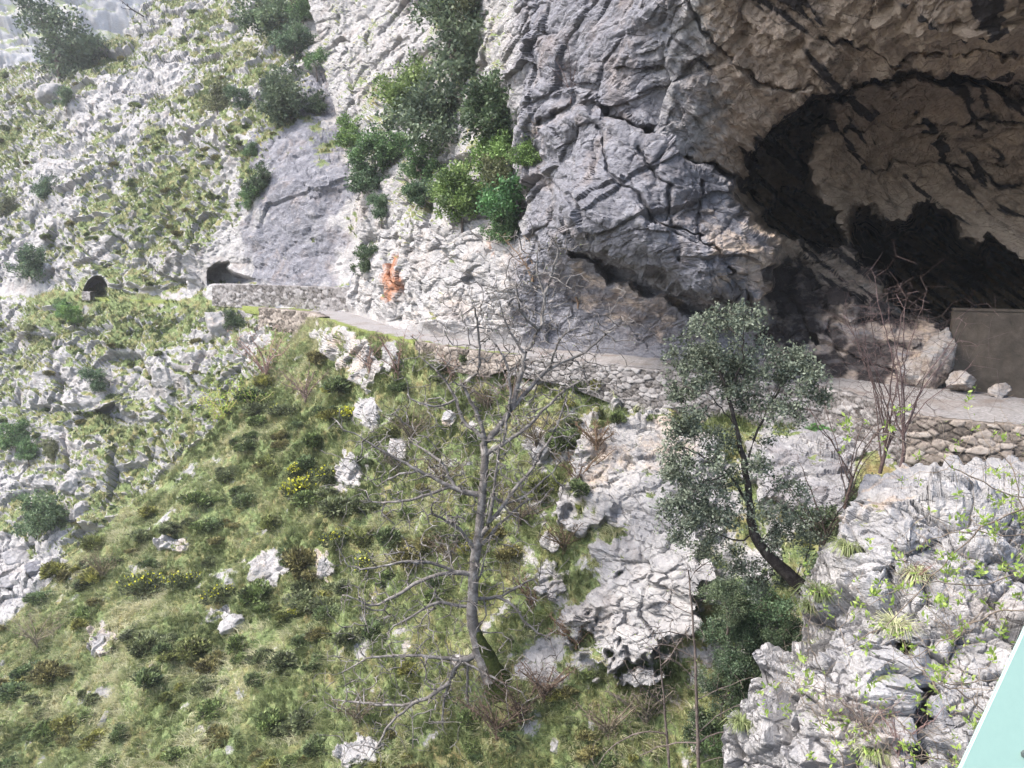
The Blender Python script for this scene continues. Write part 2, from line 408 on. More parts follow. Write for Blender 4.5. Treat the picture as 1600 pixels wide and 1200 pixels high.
def mountainside():
    x = xs(-500, -220, 600, 760, 500, 22); v = np.linspace(0, 1, 470)
    X, V = np.meshgrid(x, v)
    yt = interp([(-500, 260), (-60, 118), (0, 108), (50, 98), (110, 90), (170, 66), (220, 18), (260, -25), (400, -170), (760, -420)], X)
    Y = yt+(1120-yt)*V
    D = RBF(A_CTRL)(X, Y)
    TUN = lambda X, Y: pmask(X, Y, [(132, 468), (133, 452), (139, 440), (149, 433), (160, 435), (166, 444), (168, 468)], 2.2)
    tun = TUN(X, Y)
    nic = pmask(X, Y, [(325, 441), (326, 423), (337, 413), (358, 411), (352, 418), (366, 429), (398, 438), (380, 444)], 2.5)
    ovh = pmask(X, Y, [(140, 640), (175, 640), (215, 655), (224, 668), (212, 674), (180, 662)], 4, 10)
    led = pmask(X, Y, [(166, 448), (200, 446), (245, 452), (250, 462), (200, 464), (170, 464)], 3, 6)
    D = D+tun*11+nic*7+ovh*3.5+led*1.2
    def disp(P, px, py):
        yp = interp(OUTER, px); tun = TUN(px, py)
        dm = sst(0, 22, np.abs(py-yp)-3)*.85+.15
        cl = pmask(px, py, [(330, 400), (440, 150), (560, 150), (600, 500), (330, 470)], 30)
        tb = 1-pmask(px, py, [(124, 472), (124, 440), (136, 424), (165, 424), (178, 440), (178, 472)], 8)*.9
        return (rockdisp(P, 8.5, 5)*(1-.65*cl)*.6+.35*fbm(P/3., 4, 15))*dm*(1-tun)*tb
    def mk(P, n, px, py):
        q = P*np.array([1, 1, 1.]); nz = n[..., 2]; yp = interp(OUTER, px); tun = TUN(px, py)
        lowf = fbm(q/22., 3, 41); mid = fbm(q/6., 4, 44)
        g = .56+1.0*lowf+.95*mid+2.0*(nz-.52)
        cl = pmask(px, py, [(335, 455), (330, 405), (400, 330), (400, 190), (470, 130), (580, 100), (600, 500)], 16, 40)
        topr = pmask(px, py, [(460, 20), (500, -20), (700, -50), (700, 300), (520, 260), (480, 120)], 20, 40)
        rk = pmask(px, py, [(-10, 430), (60, 410), (130, 400), (330, 395), (335, 462), (180, 464), (-10, 454)], 10, 30)
        bl = pmask(px, py, [(130, 180), (190, 60), (300, 40), (300, 130), (190, 200)], 12, 40)
        g1 = pmask(px, py, [(-20, 465), (170, 470), (330, 478), (420, 500), (330, 560), (180, 560), (60, 520), (-20, 560)], 18, 40)
        g2 = pmask(px, py, [(180, 300), (330, 250), (390, 340), (250, 380), (100, 390)], 25, 60)
        g3 = pmask(px, py, [(60, 640), (160, 645), (225, 690), (200, 705), (100, 670)], 7, 15)
        g4 = pmask(px, py, [(140, 760), (260, 700), (330, 700), (330, 900), (60, 900)], 16, 30)
        rv = pmask(px, py, [(-60, 835), (20, 838), (70, 860), (90, 900), (80, 1000), (-60, 1000)], 10, 30)
        g = g-.9*cl-.65*topr-.45*rk-.7*bl+.55*g1+.4*g2+.9*g3+.15*g4-1.3*rv
        pth = np.exp(-((py-yp-2)/6.)**2); g = g+.6*pth*(1-tun)
        cool = .22+.7*cl*sst(.0, .25, fbm(P*np.array([.12, .12, .03]), 3, 55)+.12)+.5*pmask(px, py, [(420, 180), (500, 200), (545, 450), (380, 455), (400, 300)], 25, 40)
        st = .35*cl*sst(.15, .4, fbm(P*np.array([.5, .5, .06]), 3, 58))-.15
        tan = .12*topr+.1
        return stack4(g, tan, st, cool), stack4(0*g, 0*g, 0*g, 0*g)
    build_sheet('mountainside', X, Y, D, disp, mk, curl=[(1.5, 0), (5, -.8), (12, -4), (25, -14), (45, -35)], even=True, smooth=False)
mountainside()

# ---- grassy spur and gully side below the trail
CREST = [(-500, 1480), (-300, 1250), (0, 985), (60, 928), (130, 852), (190, 800), (250, 752), (300, 704), (330, 672), (370, 630), (410, 585), (445, 545), (470, 515), (482, 500), (500, 499), (560, 519), (640, 534), (760, 554), (880, 572), (915, 592), (1000, 616), (1050, 628), (1200, 650), (1300, 672), (1400, 700), (1500, 720), (1700, 760)]
OUT_EXACT = [(x, y+2, float(dz(y))) for x, y in OUTER if 490 < x < 900]
B_CTRL = [(-500, 1480, 44), (-300, 1250, 50), (0, 985, 58), (60, 928, 61), (130, 852, 65), (190, 800, 68), (250, 752, 71), (330, 672, 75), (410, 585, 79), (482, 500, 84)] + OUT_EXACT + [
 (915, 592, 45.2), (1000, 620, 43.4), (1050, 632, 42), (1200, 655, 38.2), (1300, 676, 36.4), (1400, 704, 31), (1500, 724, 28.8), (1700, 764, 28),
 (540, 600, 63), (470, 620, 70), (400, 700, 67), (300, 800, 62.5), (200, 900, 58), (100, 1000, 54), (0, 1100, 51), (0, 1200, 46), (200, 1200, 41), (200, 1050, 48), (400, 1200, 36.5), (400, 1000, 46), (400, 850, 56), (600, 620, 57.5), (600, 800, 48), (600, 700, 53), (600, 1000, 40), (600, 1200, 33.5),
 (760, 1050, 34.5), (750, 900, 39), (750, 700, 46), (750, 610, 50), (900, 700, 41.5), (850, 800, 39), (850, 1000, 34.5), (850, 1200, 31), (950, 800, 37), (1000, 700, 40), (950, 950, 33.5), (1050, 900, 32.5), (1050, 1050, 31), (1050, 1200, 29.5), (1130, 720, 36.5), (1250, 720, 33), (1350, 760, 29.5), (1200, 850, 32), (1150, 1000, 30.5), (1150, 1200, 29), (1300, 900, 28.5), (1500, 1000, 27), (1600, 850, 27), (0, 1500, 34), (700, 1500, 25), (1300, 1500, 24), (-400, 1600, 36)]
OUTCROP = [(865, 830), (900, 700), (940, 645), (1060, 640), (1110, 700), (1110, 860), (1085, 1000), (1000, 1030), (940, 1040), (905, 960), (960, 850), (900, 830)]
CRAG = [(490, 520), (520, 508), (560, 522), (585, 545), (592, 585), (572, 610), (552, 600), (545, 580), (520, 555), (500, 560)]
GROCK = [(1170, 720), (1200, 668), (1290, 655), (1340, 690), (1335, 800), (1270, 820), (1190, 780)]
def spur():
    x = xs(-500, -220, 1420, 1700, 800, 20); v = np.linspace(0, 1, 430)**1.12
    X, V = np.meshgrid(x, v); yt = interp(CREST, X); Y = yt+(np.maximum(1320, yt+60)-yt)*V
    D = RBF(B_CTRL, 24)(X, Y)
    oc = pmask(X, Y, OUTCROP, 14, 45); cg = pmask(X, Y, CRAG, 7, 20); gk = pmask(X, Y, GROCK, 10, 25)
    D = D-1.1*oc-1.3*cg-1.0*gk
    small = np.zeros_like(X)
    for (sx, sy, rx, ry) in [(575, 640, 22, 30), (610, 560, 18, 22), (545, 735, 20, 28), (620, 700, 14, 16), (505, 880, 16, 22), (425, 885, 26, 26), (268, 850, 30, 10), (350, 965, 26, 18), (160, 1000, 22, 26), (845, 700, 16, 26), (700, 655, 14, 14), (560, 1175, 36, 24), (530, 770, 18, 12), (860, 905, 26, 30), (890, 980, 20, 30), (715, 1030, 16, 8), (690, 1075, 8, 10), (860, 850, 18, 16), (1090, 1140, 16, 34), (1000, 1060, 40, 16)]:
        e = ((X-sx)/rx)**2+((Y-sy)/ry)**2+.9*fbm(np.stack([X/16, Y/16, X*0+1], -1), 3, int(sx)); small = np.maximum(small, sst(1.25, .55, e))
    D = D-.55*small
    rk = np.clip(np.maximum.reduce([oc, cg, gk, small]), 0, 1)
    def disp(P, px, py):
        dm = sst(0, 26, py-yt)
        soft = .9*fbm(P/5., 3, 21)+.35*fbm(P/1.4, 4, 23)+.10*fbm(P/.4, 3, 27)
        return (soft*(1-.6*rk)+rk*rockdisp(P, 3.4, 8)*.52)*dm+.12*fbm(P/.9, 3, 29)*(1-dm)
    def mk(P, n, px, py):
        nz = n[..., 2]; mid = fbm(P/1.7, 4, 33); low = fbm(P/6., 3, 34)
        g = 1.05-1.2*rk+.75*mid+.35*low+.85*rk*mid+.9*(nz-.62)*rk
        gul = pmask(px, py, [(880, 620), (1400, 700), (1400, 1200), (1040, 1200), (1020, 1060), (900, 830)], 40, 50)
        g = g-.28*gul
        cool = .2*rk+.3*gk; tan = .12+.35*sst(.0, .4, low)
        moss = .45*pmask(px, py, [(820, 700), (900, 640), (930, 800), (900, 1050), (760, 1050), (700, 900)], 40, 40)*sst(-.1, .3, mid)
        soil = sst(.12, .34, fbm(P/1.1, 4, 37))+.0*g
        mid_ = sst(560, 760, px)*sst(1200, 1000, py); g = g-.30*mid_*sst(.0, .3, fbm(P/1.6, 4, 38))
        return stack4(g, tan, -.1+.15*gk, cool), stack4(.0*g+.10*soil, moss+.3*mid_*sst(-.2, .3, low), 0*g, 0*g)
    build_sheet('grassy_slope', X, Y, D, disp, mk, curl=[(.5, .02), (1.6, -.3), (4, -2.5), (9, -8), (16, -18)], smooth=False)
spur()

# ---- cliff over the trail, with the great cave under its overhang
def cliff():
    PB = [(x, y, float(dz(y))) for x, y in INNER if 540 < x <= 1900]
    FRONT = PB+[(545, 400, 85), (560, 330, 86), (640, 440, 66), (640, 350, 70), (600, 420, 74), (560, 250, 91), (620, 200, 88), (525, 200, 102), (480, 0, 128), (600, 0, 112), (430, -400, 170), (700, -300, 110), (720, 330, 62), (700, 430, 60), (700, 200, 75), (760, 100, 68), (780, 0, 67), (800, 450, 54), (800, 340, 56), (850, 240, 53), (830, 100, 54), (850, 0, 54), (900, 460, 50.5), (960, 480, 48.5), (1040, 510, 46), (900, -300, 52), (920, 0, 47), (890, 130, 48),
     (860, 200, 49), (900, 200, 46.5), (880, 330, 45.5), (1000, 260, 42.5), (1000, 370, 41), (1100, 430, 40), (1100, 330, 41), (1180, 400, 40.5), (1180, 470, 41),
     (950, 60, 43.5), (1000, 140, 42), (1100, 210, 41.5), (1160, 270, 43), (1000, 0, 40), (1100, 60, 38.5), (1200, 0, 35), (1200, 150, 39.5), (1300, 60, 35), (1300, 150, 38), (1400, 0, 31.5), (1400, 100, 36), (1500, 0, 30), (1500, 100, 34.5), (1600, 0, 28.5), (1600, 110, 33.5), (1600, -300, 24), (1300, -300, 29), (1050, -300, 37), (1800, 0, 27), (1800, 200, 33), (1000, -700, 40), (1600, -700, 22), (2300, -300, 22), (2300, 200, 30), (1900, -700, 21),
     (1300, 230, 41), (1400, 200, 40), (1500, 200, 38), (1600, 200, 36.5), (1400, 280, 43.5), (1500, 300, 42.5), (1600, 300, 41), (1340, 330, 44), (1800, 320, 40), (1600, 400, 40),
     (1250, 400, 43.5), (1300, 440, 43), (1380, 440, 42.5), (1250, 500, 42), (1350, 500, 40.5), (1450, 500, 39), (1150, 520, 43.5), (1120, 560, 43.5), (2300, 500, 36), (1560, 470, 40)]
    rows = 500; cols = np.concatenate([np.linspace(0, 1, 760, endpoint=False), 1+np.linspace(0, 1, 30)**1.5])
    U, V = np.meshgrid(cols, np.concatenate([-(np.linspace(1, 0, 26, endpoint=False)**1.5), np.linspace(0, 1, rows)]))
    yn = np.where(V < 0, V*700, V*585)-8
    xl = interp([(-700, 420), (0, 482), (100, 500), (200, 524), (260, 532), (330, 545), (380, 553), (430, 547), (490, 545), (600, 545)], yn)
    X = np.where(U <= 1, xl+U*(1640-xl), 1640+(U-1)*760)
    yb = interp(INNER, X)+14
    Y = np.where(V < 0, -8+V*700, -8+V*(yb+8))
    D = RBF(FRONT, 22)(X, Y)
    BLOCK = [(850, 205), (905, 160), (1000, 203), (1100, 258), (1165, 292), (1225, 360), (1215, 445), (1170, 475), (1120, 468), (1050, 440), (960, 400), (885, 372), (852, 300)]
    ROOF = [(770, 60), (850, -60), (1000, -100), (2400, -140), (2400, 190), (1900, 168), (1620, 138), (1500, 118), (1420, 106), (1290, 150), (1185, 220), (1170, 290), (1100, 250), (1000, 196), (905, 152), (830, 150)]
    def regions(X, Y):
        blk = pmask(X, Y, BLOCK, 5, 14); rf = pmask(X, Y, ROOF, 5, 12)
        inner = pmask(X, Y, [(1150, 300), (1190, 222), (1280, 152), (1420, 108), (1500, 120), (1620, 140), (1900, 170), (2400, 200), (2400, 520), (1560, 500), (1390, 490), (1300, 480), (1240, 400)], 5, 14)
        recess = pmask(X, Y, [(1165, 290), (1176, 240), (1205, 205), (1275, 160), (1285, 172), (1262, 215), (1258, 260), (1272, 320), (1310, 372), (1280, 392), (1215, 352), (1170, 318)], 14, 8)
        rec2 = pmask(X, Y, [(1195, 335), (1225, 300), (1265, 300), (1310, 350), (1320, 380), (1250, 380), (1205, 360)], 6, 14)
        void = pmask(X, Y, [(1335, 350), (1355, 335), (1380, 362), (1425, 350), (1450, 330), (1470, 345), (1500, 380), (1530, 400), (1545, 375), (1570, 395), (1600, 410), (1640, 440), (2400, 440), (2400, 640), (1475, 640), (1480, 500), (1395, 475), (1385, 420), (1350, 395)], 18, 9)
        butt = pmask(X, Y, [(540, 500), (540, 380), (600, 330), (760, 340), (830, 380), (830, 560), (600, 540)], 25)
        cave = np.clip(inner+rf*sst(930, 1150, X)+void+recess, 0, 1)
        return blk, rf, inner, recess, rec2, void, butt, cave
    blk, rf, inner, recess, rec2, void, butt, cave = regions(X, Y)
    JOINT = [(850, 195), (905, 160), (1000, 200), (1100, 250), (1165, 292)]; ARCH = [(1165, 292), (1180, 225), (1280, 155), (1420, 112), (1500, 122), (1600, 140), (1800, 170)]
    BEDS = [[(1050, -40), (1110, 60), (1190, 130), (1290, 150)], [(1290, 60), (1400, 90), (1520, 80), (1640, 100)], [(1320, 200), (1440, 190), (1560, 190), (1660, 200)], [(1350, 260), (1460, 250), (1560, 290), (1660, 300)], [(930, 200), (960, 280), (1010, 330), (1100, 370)], [(1000, 230), (1040, 290), (1060, 400)], [(1110, 280), (1090, 350), (1150, 430)]]
    def cracks(X, Y):
        b = sum(lmask(X, Y, q, 3.2, 11+i) for i, q in enumerate(BEDS))
        return lmask(X, Y, JOINT, 4), lmask(X, Y, ARCH, 9), b
    j0, a0, b0 = cracks(X, Y)
    under = pmask(X, Y, [(895, 385), (960, 408), (1050, 448), (1115, 474), (1130, 492), (1075, 498), (1040, 470), (960, 440)], 7, 10)
    D = D-4.4*blk*sst(815, 905, X)-1.5*rf*sst(790, 930, X)+2.0*inner+1.5*j0+2.2*a0+.55*b0+11*recess+12*rec2+55*void+2.6*under
    def disp(P, px, py):
        dm = sst(0, 26, interp(INNER, px)-py); _, _, _, _, _, void, _, cave = regions(px, py)
        L = 6.2
        PV = P*np.array([1, .42, 1]); a = rockdisp(PV, L, 12, (.7, .2, .6), 1.15); f1, f2, r, pl = worley(PV/4.6+fbm(PV/5, 2, 18)[..., None]*.25, 14); a = a+np.where(px > 830, 1, .4)*(1.5*pl-.2*np.exp(-(f2-f1)*16))
        # flutes along the bedding under the roof
        q = np.stack([(px*.74-py*.67)/26., (px*.67+py*.74)/120., P[..., 1]*.05], -1)
        Q2 = P@np.array([[.6, .1, .75], [-.2, .95, .1], [.75, .15, -.6]])*np.array([1.1, .25, .33])
        fl = fbm(Q2, 4, 17, .55, True)*.55
        pk = worley(PV/1.3, 19); pit = -np.clip(.34-pk[0], 0, 1)*2.2*(pk[2] > .55)
        k = np.where(px > 840, 1.0, 1.25)
        foot_ = pmask(px, py, [(850, 380), (900, 395), (1060, 455), (1130, 500), (1180, 560), (1180, 600), (820, 570)], 12)
        sm_ = np.where(px > 840, .37, .56)*(1-.4*cave)*(1-.5*foot_)
        return ((a*sm_+(fl*.6+pit*1.25)*cave+.16*fbm(PV/.8, 4, 22, .6)))*dm*(1-.7*void)
    def mk(P, n, px, py):
        blk, rf, inner, recess, rec2, void, butt, cave = regions(px, py)
        nz = n[..., 2]; mid = fbm(P/2.2, 4, 61); low = fbm(P/7., 3, 62)
        Q2 = P@np.array([[.6, .1, .75], [-.2, .95, .1], [.75, .15, -.6]])*np.array([.95, .11, .12])
        band = fbm(Q2, 4, 63)
        leftf = sst(860, 780, px)
        g = -.9+leftf*(.75+.9*low+.8*mid+1.6*(nz-.45))-butt*.35
        veg = pmask(px, py, [(530, 220), (600, 120), (680, 20), (760, 10), (830, 160), (860, 320), (780, 370), (680, 330), (600, 330)], 18, 30)
        g = g+.45*veg*leftf
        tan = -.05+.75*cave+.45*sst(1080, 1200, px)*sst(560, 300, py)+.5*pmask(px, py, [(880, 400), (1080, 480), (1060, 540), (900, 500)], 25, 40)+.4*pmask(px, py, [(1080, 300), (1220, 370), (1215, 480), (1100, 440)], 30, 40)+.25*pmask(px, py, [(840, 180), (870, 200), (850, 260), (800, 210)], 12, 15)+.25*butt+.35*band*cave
        low_r = sst(1190, 1260, px+.3*(py-400))*sst(350, 400, py)*(1-cave)
        tan = tan+.6*low_r
        tan = tan-.55*pmask(px, py, [(900, -100), (1060, -50), (1130, 200), (1000, 190)], 40, 50)
        j1, a1, b1 = cracks(px, py)
        thin = fbm(Q2*np.array([2.4, 1.3, 1.8])+31, 3, 67)
        stain_shade = -.25+cave*(.02++.62*sst(.0, .24, band)+.55*sst(.06, .3, thin))+.6*j1+.55*a1+.4*b1+.55*recess+.45*void+.65*pmask(px, py, [(1190, 410), (1400, 370), (1400, 480), (1290, 500), (1240, 570), (1190, 540)], 20, 30)  # recess and void terms paint the cave's shade into the rock colour
        stain_shade = stain_shade+low_r*(.38+.6*sst(-.2, .3, mid))
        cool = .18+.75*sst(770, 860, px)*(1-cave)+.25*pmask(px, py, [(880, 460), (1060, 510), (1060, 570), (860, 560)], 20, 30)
        rust = .75*pmask(px, py, [(603, 390), (622, 396), (626, 440), (614, 478), (602, 465)], 9, 8)+.35*pmask(px, py, [(740, 370), (790, 370), (790, 410), (740, 410)], 10, 10)+.3*pmask(px, py, [(830, 180), (860, 190), (850, 230), (825, 225)], 10, 10)
        return stack4(g, tan, stain_shade, cool), stack4(rust, 0*g, 0*g, 0*g)
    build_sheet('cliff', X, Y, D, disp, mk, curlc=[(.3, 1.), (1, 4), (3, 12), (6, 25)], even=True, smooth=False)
cliff()

# ---- near rock below the bridge
ETOP = [(1085, 1330), (1120, 1200), (1133, 1150), (1160, 1095), (1178, 1050), (1204, 1016), (1236, 1006), (1247, 985), (1252, 950), (1266, 908), (1286, 888), (1298, 848), (1318, 802), (1336, 768), (1350, 744), (1420, 728), (1500, 722), (1600, 712), (1900, 690), (2400, 680)]
def near_rock():
    ctrl = [(1085, 1330, 17.5), (1120, 1200, 18.6), (1175, 1062, 19.6), (1248, 965, 20.5), (1262, 900, 21.6), (1300, 850, 22.2), (1345, 742, 23.2), (1420, 728, 23.4), (1500, 722, float(dz(722))), (1600, 712, float(dz(712))), (1900, 690, float(dz(690))),
            (1400, 765, 21), (1500, 775, 20.2), (1600, 780, 19.9), (1900, 780, 19.8), (1350, 850, 20.3), (1450, 860, 18.8), (1600, 850, 18.4), (1330, 960, 18.6), (1450, 960, 17.2), (1600, 960, 16.8), (1250, 1060, 18), (1350, 1080, 16.4), (1450, 1080, 15.8), (1600, 1080, 15.2), (1250, 1200, 16.6), (1400, 1200, 14.8), (1600, 1200, 13.8), (1900, 1100, 14), (1400, 1400, 13), (1900, 1400, 12), (2400, 1000, 14), (1150, 1330, 17)]
    x = xs(1085, 1100, 1625, 2400, 470, 22)[22:]; v = np.linspace(0, 1, 400)
    X, V = np.meshgrid(x, v); yt = interp(ETOP, X); yt = yt+(13+24*sst(1345, 1300, X))*fbm(np.stack([X/22, X*0, X*0], -1), 4, 90)
    Y = yt+(1380-yt)*V; D = RBF(ctrl, 20)(X, Y)
    chan = pmask(X, Y, [(1395, 1000), (1425, 1000), (1450, 1120), (1460, 1200), (1425, 1200), (1400, 1080)], 8, 20)
    led = pmask(X, Y, [(1330, 735), (1620, 700), (2400, 670), (2400, 780), (1600, 785), (1440, 775), (1370, 800)], 10, 12)
    nook = pmask(X, Y, [(1365, 880), (1395, 860), (1460, 850), (1450, 900), (1400, 940), (1370, 920)], 10, 16)
    D = D+.7*chan+.6*nook
    def disp(P, px, py):
        e = sst(0, 18, py-yt)*.25+.75
        return (rockdisp(P, 2.6, 25, (.6, .3, .8), 1.25)*1.15*(1-.88*led)+.05*fbm(P/.5, 4, 97, .6, True)*(1-led)+.05*fbm(P/.35, 4, 92)+.03*led*fbm(P/.12, 2, 93))*e
    def mk(P, n, px, py):
        mid = fbm(P/.9, 4, 95); nz = n[..., 2]
        g = -.25+.8*mid+.9*(nz-.55)*(1-led)-.5*led+.35*nook+.3*pmask(px, py, [(1240, 960), (1300, 850), (1330, 800), (1350, 830), (1300, 920), (1270, 980)], 12, 15)
        return stack4(g, .1+.55*pmask(px, py, [(1330, 740), (1420, 735), (1440, 790), (1330, 860)], 20, 25)*sst(0, .3, mid)+.0*g, -.3+.4*chan, -.1+.3*mid), stack4(0*g, .9*pmask(px, py, [(1405, 995), (1425, 1000), (1430, 1080), (1412, 1085)], 8, 10), 0*g, 0*g)
    build_sheet('near_rock', X, Y, D, disp, mk, curl=[(.15, -.05, .15), (.5, -.4, .5), (1.2, -1.6, 1.1), (2.5, -6, 2)], smooth=False)
near_rock()

# ---- the trail and cave floor
def path():
    n = 560; t = np.concatenate([np.linspace(-500, 0, 20, endpoint=False), np.linspace(0, 1640, n), np.linspace(1660, 2300, 20)])
    # pair the two edges by fraction along them
    xo = t; yo = interp(OUTER, xo)
    xi = t+interp([(-500, 0), (400, 0), (500, 40), (560, 30), (640, 0), (2300, 0)], t); yi = interp(INNER, xi)
    O = unp(xo, yo, dz(yo)); I = unp(xi, yi, dz(yi))
    dirv = I-O; L = np.linalg.norm(dirv, axis=-1, keepdims=True); I = I+dirv/L*.9; O = O-dirv/L*np.where(xo < 480, .5, .15)[:, None]
    ks = np.linspace(0, 1, 30)
    G = O[None]*(1-ks[:, None, None])+I[None]*ks[:, None, None]
    G[..., 2] += .07*fbm(G/1.3, 3, 101)+.02*fbm(G/.3, 3, 102)
    X = np.broadcast_to(t, G.shape[:2])
    edge = np.minimum(ks, 1-ks)[:, None]
    g = np.where(X < 470, .9, sst(.30, .06, ks[:, None]+.12*fbm(G/1.2, 3, 103))*sst(900, 760, X)+.3*sst(.2, .0, 1-ks[:, None])*sst(1000, 800, X))
    sk = O-np.array([0, 0, .9]); G2 = np.concatenate([sk[None], G]); g2 = np.concatenate([g[:1]*0+np.where(X[:1] < 900, 1, 0), g])
    c = np.stack([g2, 0*g2, 0*g2, 0*g2+1], -1)
    me = mesh_np('path', G2.reshape(-1, 3), grid_faces(*G2.shape[:2]), M['path'], True, {'mask': c.reshape(-1, 4)})
    tag(link('path', me), kind='structure')
path()

# ------------------------------------------------------------------ dry stone walls
def stone_wall(name, label, top, height, stone, res, mat, thick=.5, depth_amp=.09, group=None):
    """top: list of world points along the crest; face grows down from it"""
    T = np.array(top, float); seg = np.linalg.norm(np.diff(T[:, :2], axis=0), axis=1); s = np.r_[0, np.cumsum(seg)]
    n = max(8, int(s[-1]/res)); ss = np.linspace(0, s[-1], n)
    C = np.stack([np.interp(ss, s, T[:, k]) for k in range(3)], -1)
    H = np.interp(ss, s, height if len(np.atleast_1d(height)) == len(T) else np.full(len(T), height))
    tg = np.gradient(C[:, :2], axis=0); tg /= np.linalg.norm(tg, axis=1, keepdims=True)
    nr = np.stack([tg[:, 1], -tg[:, 0]], -1); nr *= np.sign(-(nr*C[:, :2]).sum(1, keepdims=True))
    m = max(6, int(H.max()/res)); hs = np.linspace(0, 1, m)
    S, K = np.meshgrid(ss, hs); HH = K*H[None]
    q = np.stack([S/stone*.66, HH/stone*1.25, 0*S+hash(name) % 7], -1)
    q = q+.16*np.stack([fbm(q*.9+5, 2, 3), fbm(q*.9+9, 2, 4), 0*S], -1); q[..., 2] = (hash_name(name) % 97)+.5
    f1, f2, r, pl = worley(q, 5)
    jt = np.exp(-np.clip(f2-f1, 0, 1)*14)
    amp = depth_amp*((1-jt)*.9+.8*(r-.5)+.7*pl)+.02*fbm(np.stack([S/.2, HH/.2, 0*S], -1), 2, 6)
    jag = .18*stone*worley(np.stack([ss/stone*.72, 0*ss, 0*ss], -1), 8)[2]
    front = np.zeros((m, n, 3)); front[..., :2] = C[None, :, :2]+nr[None]*(amp[..., None]+HH[..., None]*.06)
    front[..., 2] = C[None, :, 2]-HH+(jag*sst(.25, 0, K))
    top1 = front[0]-np.concatenate([nr*thick*.5, 0*nr[:, :1]], 1); top1[:, 2] += .03*fbm(C/.3, 2, 3)
    top2 = front[0]-np.concatenate([nr*thick, 0*nr[:, :1]], 1); top3 = top2.copy(); top3[:, 2] -= 1.2
    G = np.concatenate([top3[None], top2[None], top1[None], front])
    tone = np.clip(.6+.85*(r-.5)-.7*jt**1.6, 0, 1); tone = np.concatenate([np.full((3, n), .6), tone])
    me = mesh_np(name, G.reshape(-1, 3), grid_faces(*G.shape[:2]), mat, True, {'tone': np.stack([tone]*3, -1).reshape(-1, 3)})
    return tag(link(name, me), label, 'wall', group)
def hash_name(s): return sum(ord(c)*(i+3) for i, c in enumerate(s))
def on_path(pts, z=ZP): return [tuple(unp(x, y, dz(y, z))) for x, y in pts]
stone_wall('retaining_wall', 'long grey drystone retaining wall holding up the trail between bare tree and cave', on_path([(798, 555), (880, 565), (960, 573), (1050, 582), (1130, 590), (1200, 599), (1290, 607), (1360, 627), (1430, 652)], -5.95), [1.2, 1.3, 2.0, 2.5, 2.5, 2.6, 2.7, 2.6, 2.1], .29, .045, M['wall'])
stone_wall('retaining_wall', 'low brownish drystone wall edging the cave floor beside the gravel ledge', on_path([(1420, 650), (1520, 661), (1600, 668), (1750, 684), (1900, 700)], -5.93), [2.0, 1.8, 1.7, 1.7, 1.7], .34, .04, M['wall_brown'])
stone_wall('retaining_wall', 'small mossy drystone wall under the grassy trail edge above the bare tree', on_path([(650, 534), (700, 543), (760, 552), (815, 558)], -5.97), [1.0, 1.5, 1.5, .4], .4, .05, M['wall_brown'])
up = [unp(x, y, d) for x, y, d in [(332, 446, 103.5), (400, 446, 97.5), (460, 447.5, 93), (520, 449.5, 89), (552, 451, 86.5)]]
hts = [float(p[2]-ZP)+.3 for p in up]
stone_wall('stone_wall', 'tall pale masonry wall on the far trail beneath the blue grey cliff', up, hts, .5, .11, M['wall'], 1.2, .12)
stone_wall('retaining_wall', 'rough drystone wall under the far trail above the pinkish bare tree', on_path([(405, 481), (440, 484), (485, 489), (500, 496)], -5.95), [3.6, 4.6, 5.0, 3.5], .5, .11, M['wall_brown'], 1.0, .14)
stone_wall('parapet', 'short pale masonry parapet at the left side of the tunnel mouth', [unp(x, 456, d) for x, d in [(128, 115.6), (141, 114.3)]], 1.2, .3, .07, M['wall'], .6, .05)

# ------------------------------------------------------------------ concrete wall in the cave, bridge railing
def box_bm(name, corners_bottom, h, mat, parent=None, bevel=.02, n=1):
    import bmesh
    bm = bmesh.new(); vb = [bm.verts.new(c) for c in corners_bottom]; vt = [bm.verts.new((c[0], c[1], c[2]+h)) for c in corners_bottom]
    bm.faces.new(vb[::-1]); bm.faces.new(vt)
    k = len(vb)
    for i in range(k): bm.faces.new((vb[i], vb[(i+1) % k], vt[(i+1) % k], vt[i]))
    bmesh.ops.bevel(bm, geom=bm.edges[:], offset=bevel, segments=2, affect='EDGES')
    me = bpy.data.meshes.new(name); bm.to_mesh(me); bm.free(); me.materials.append(mat)
    return link(name, me, parent)
a = unp(1478, 612, 37.2); b = unp(1900, 668, 33.5)
ax, ay = a[0], a[1]; bx, by = b[0], b[1]
dx, dy = bx-ax, by-ay; L = math.hypot(dx, dy); nx, ny = -dy/L*.5, dx/L*.5
t = empty('concrete_wall', (0, 0, 0)); tag(t, 'smooth brown concrete wall closing the dark cave at trail level', 'wall')
box_bm('wall_body', [(ax, ay, -6.6), (bx, by, -6.6), (bx+nx, by+ny, -6.6), (ax+nx, ay+ny, -6.6)], 4.1, M['concrete'], t, .04)
e = .05; ux, uy = dx/L, dy/L
box_bm('coping', [(ax-nx*.12-ux*.003, ay-ny*.12-uy*.003, -2.5), (bx-nx*.12, by-ny*.12, -2.5), (bx+nx*1.1, by+ny*1.1, -2.5), (ax+nx*1.1-ux*.003, ay+ny*1.1-uy*.003, -2.5)], .12, M['concrete'], t, .03)

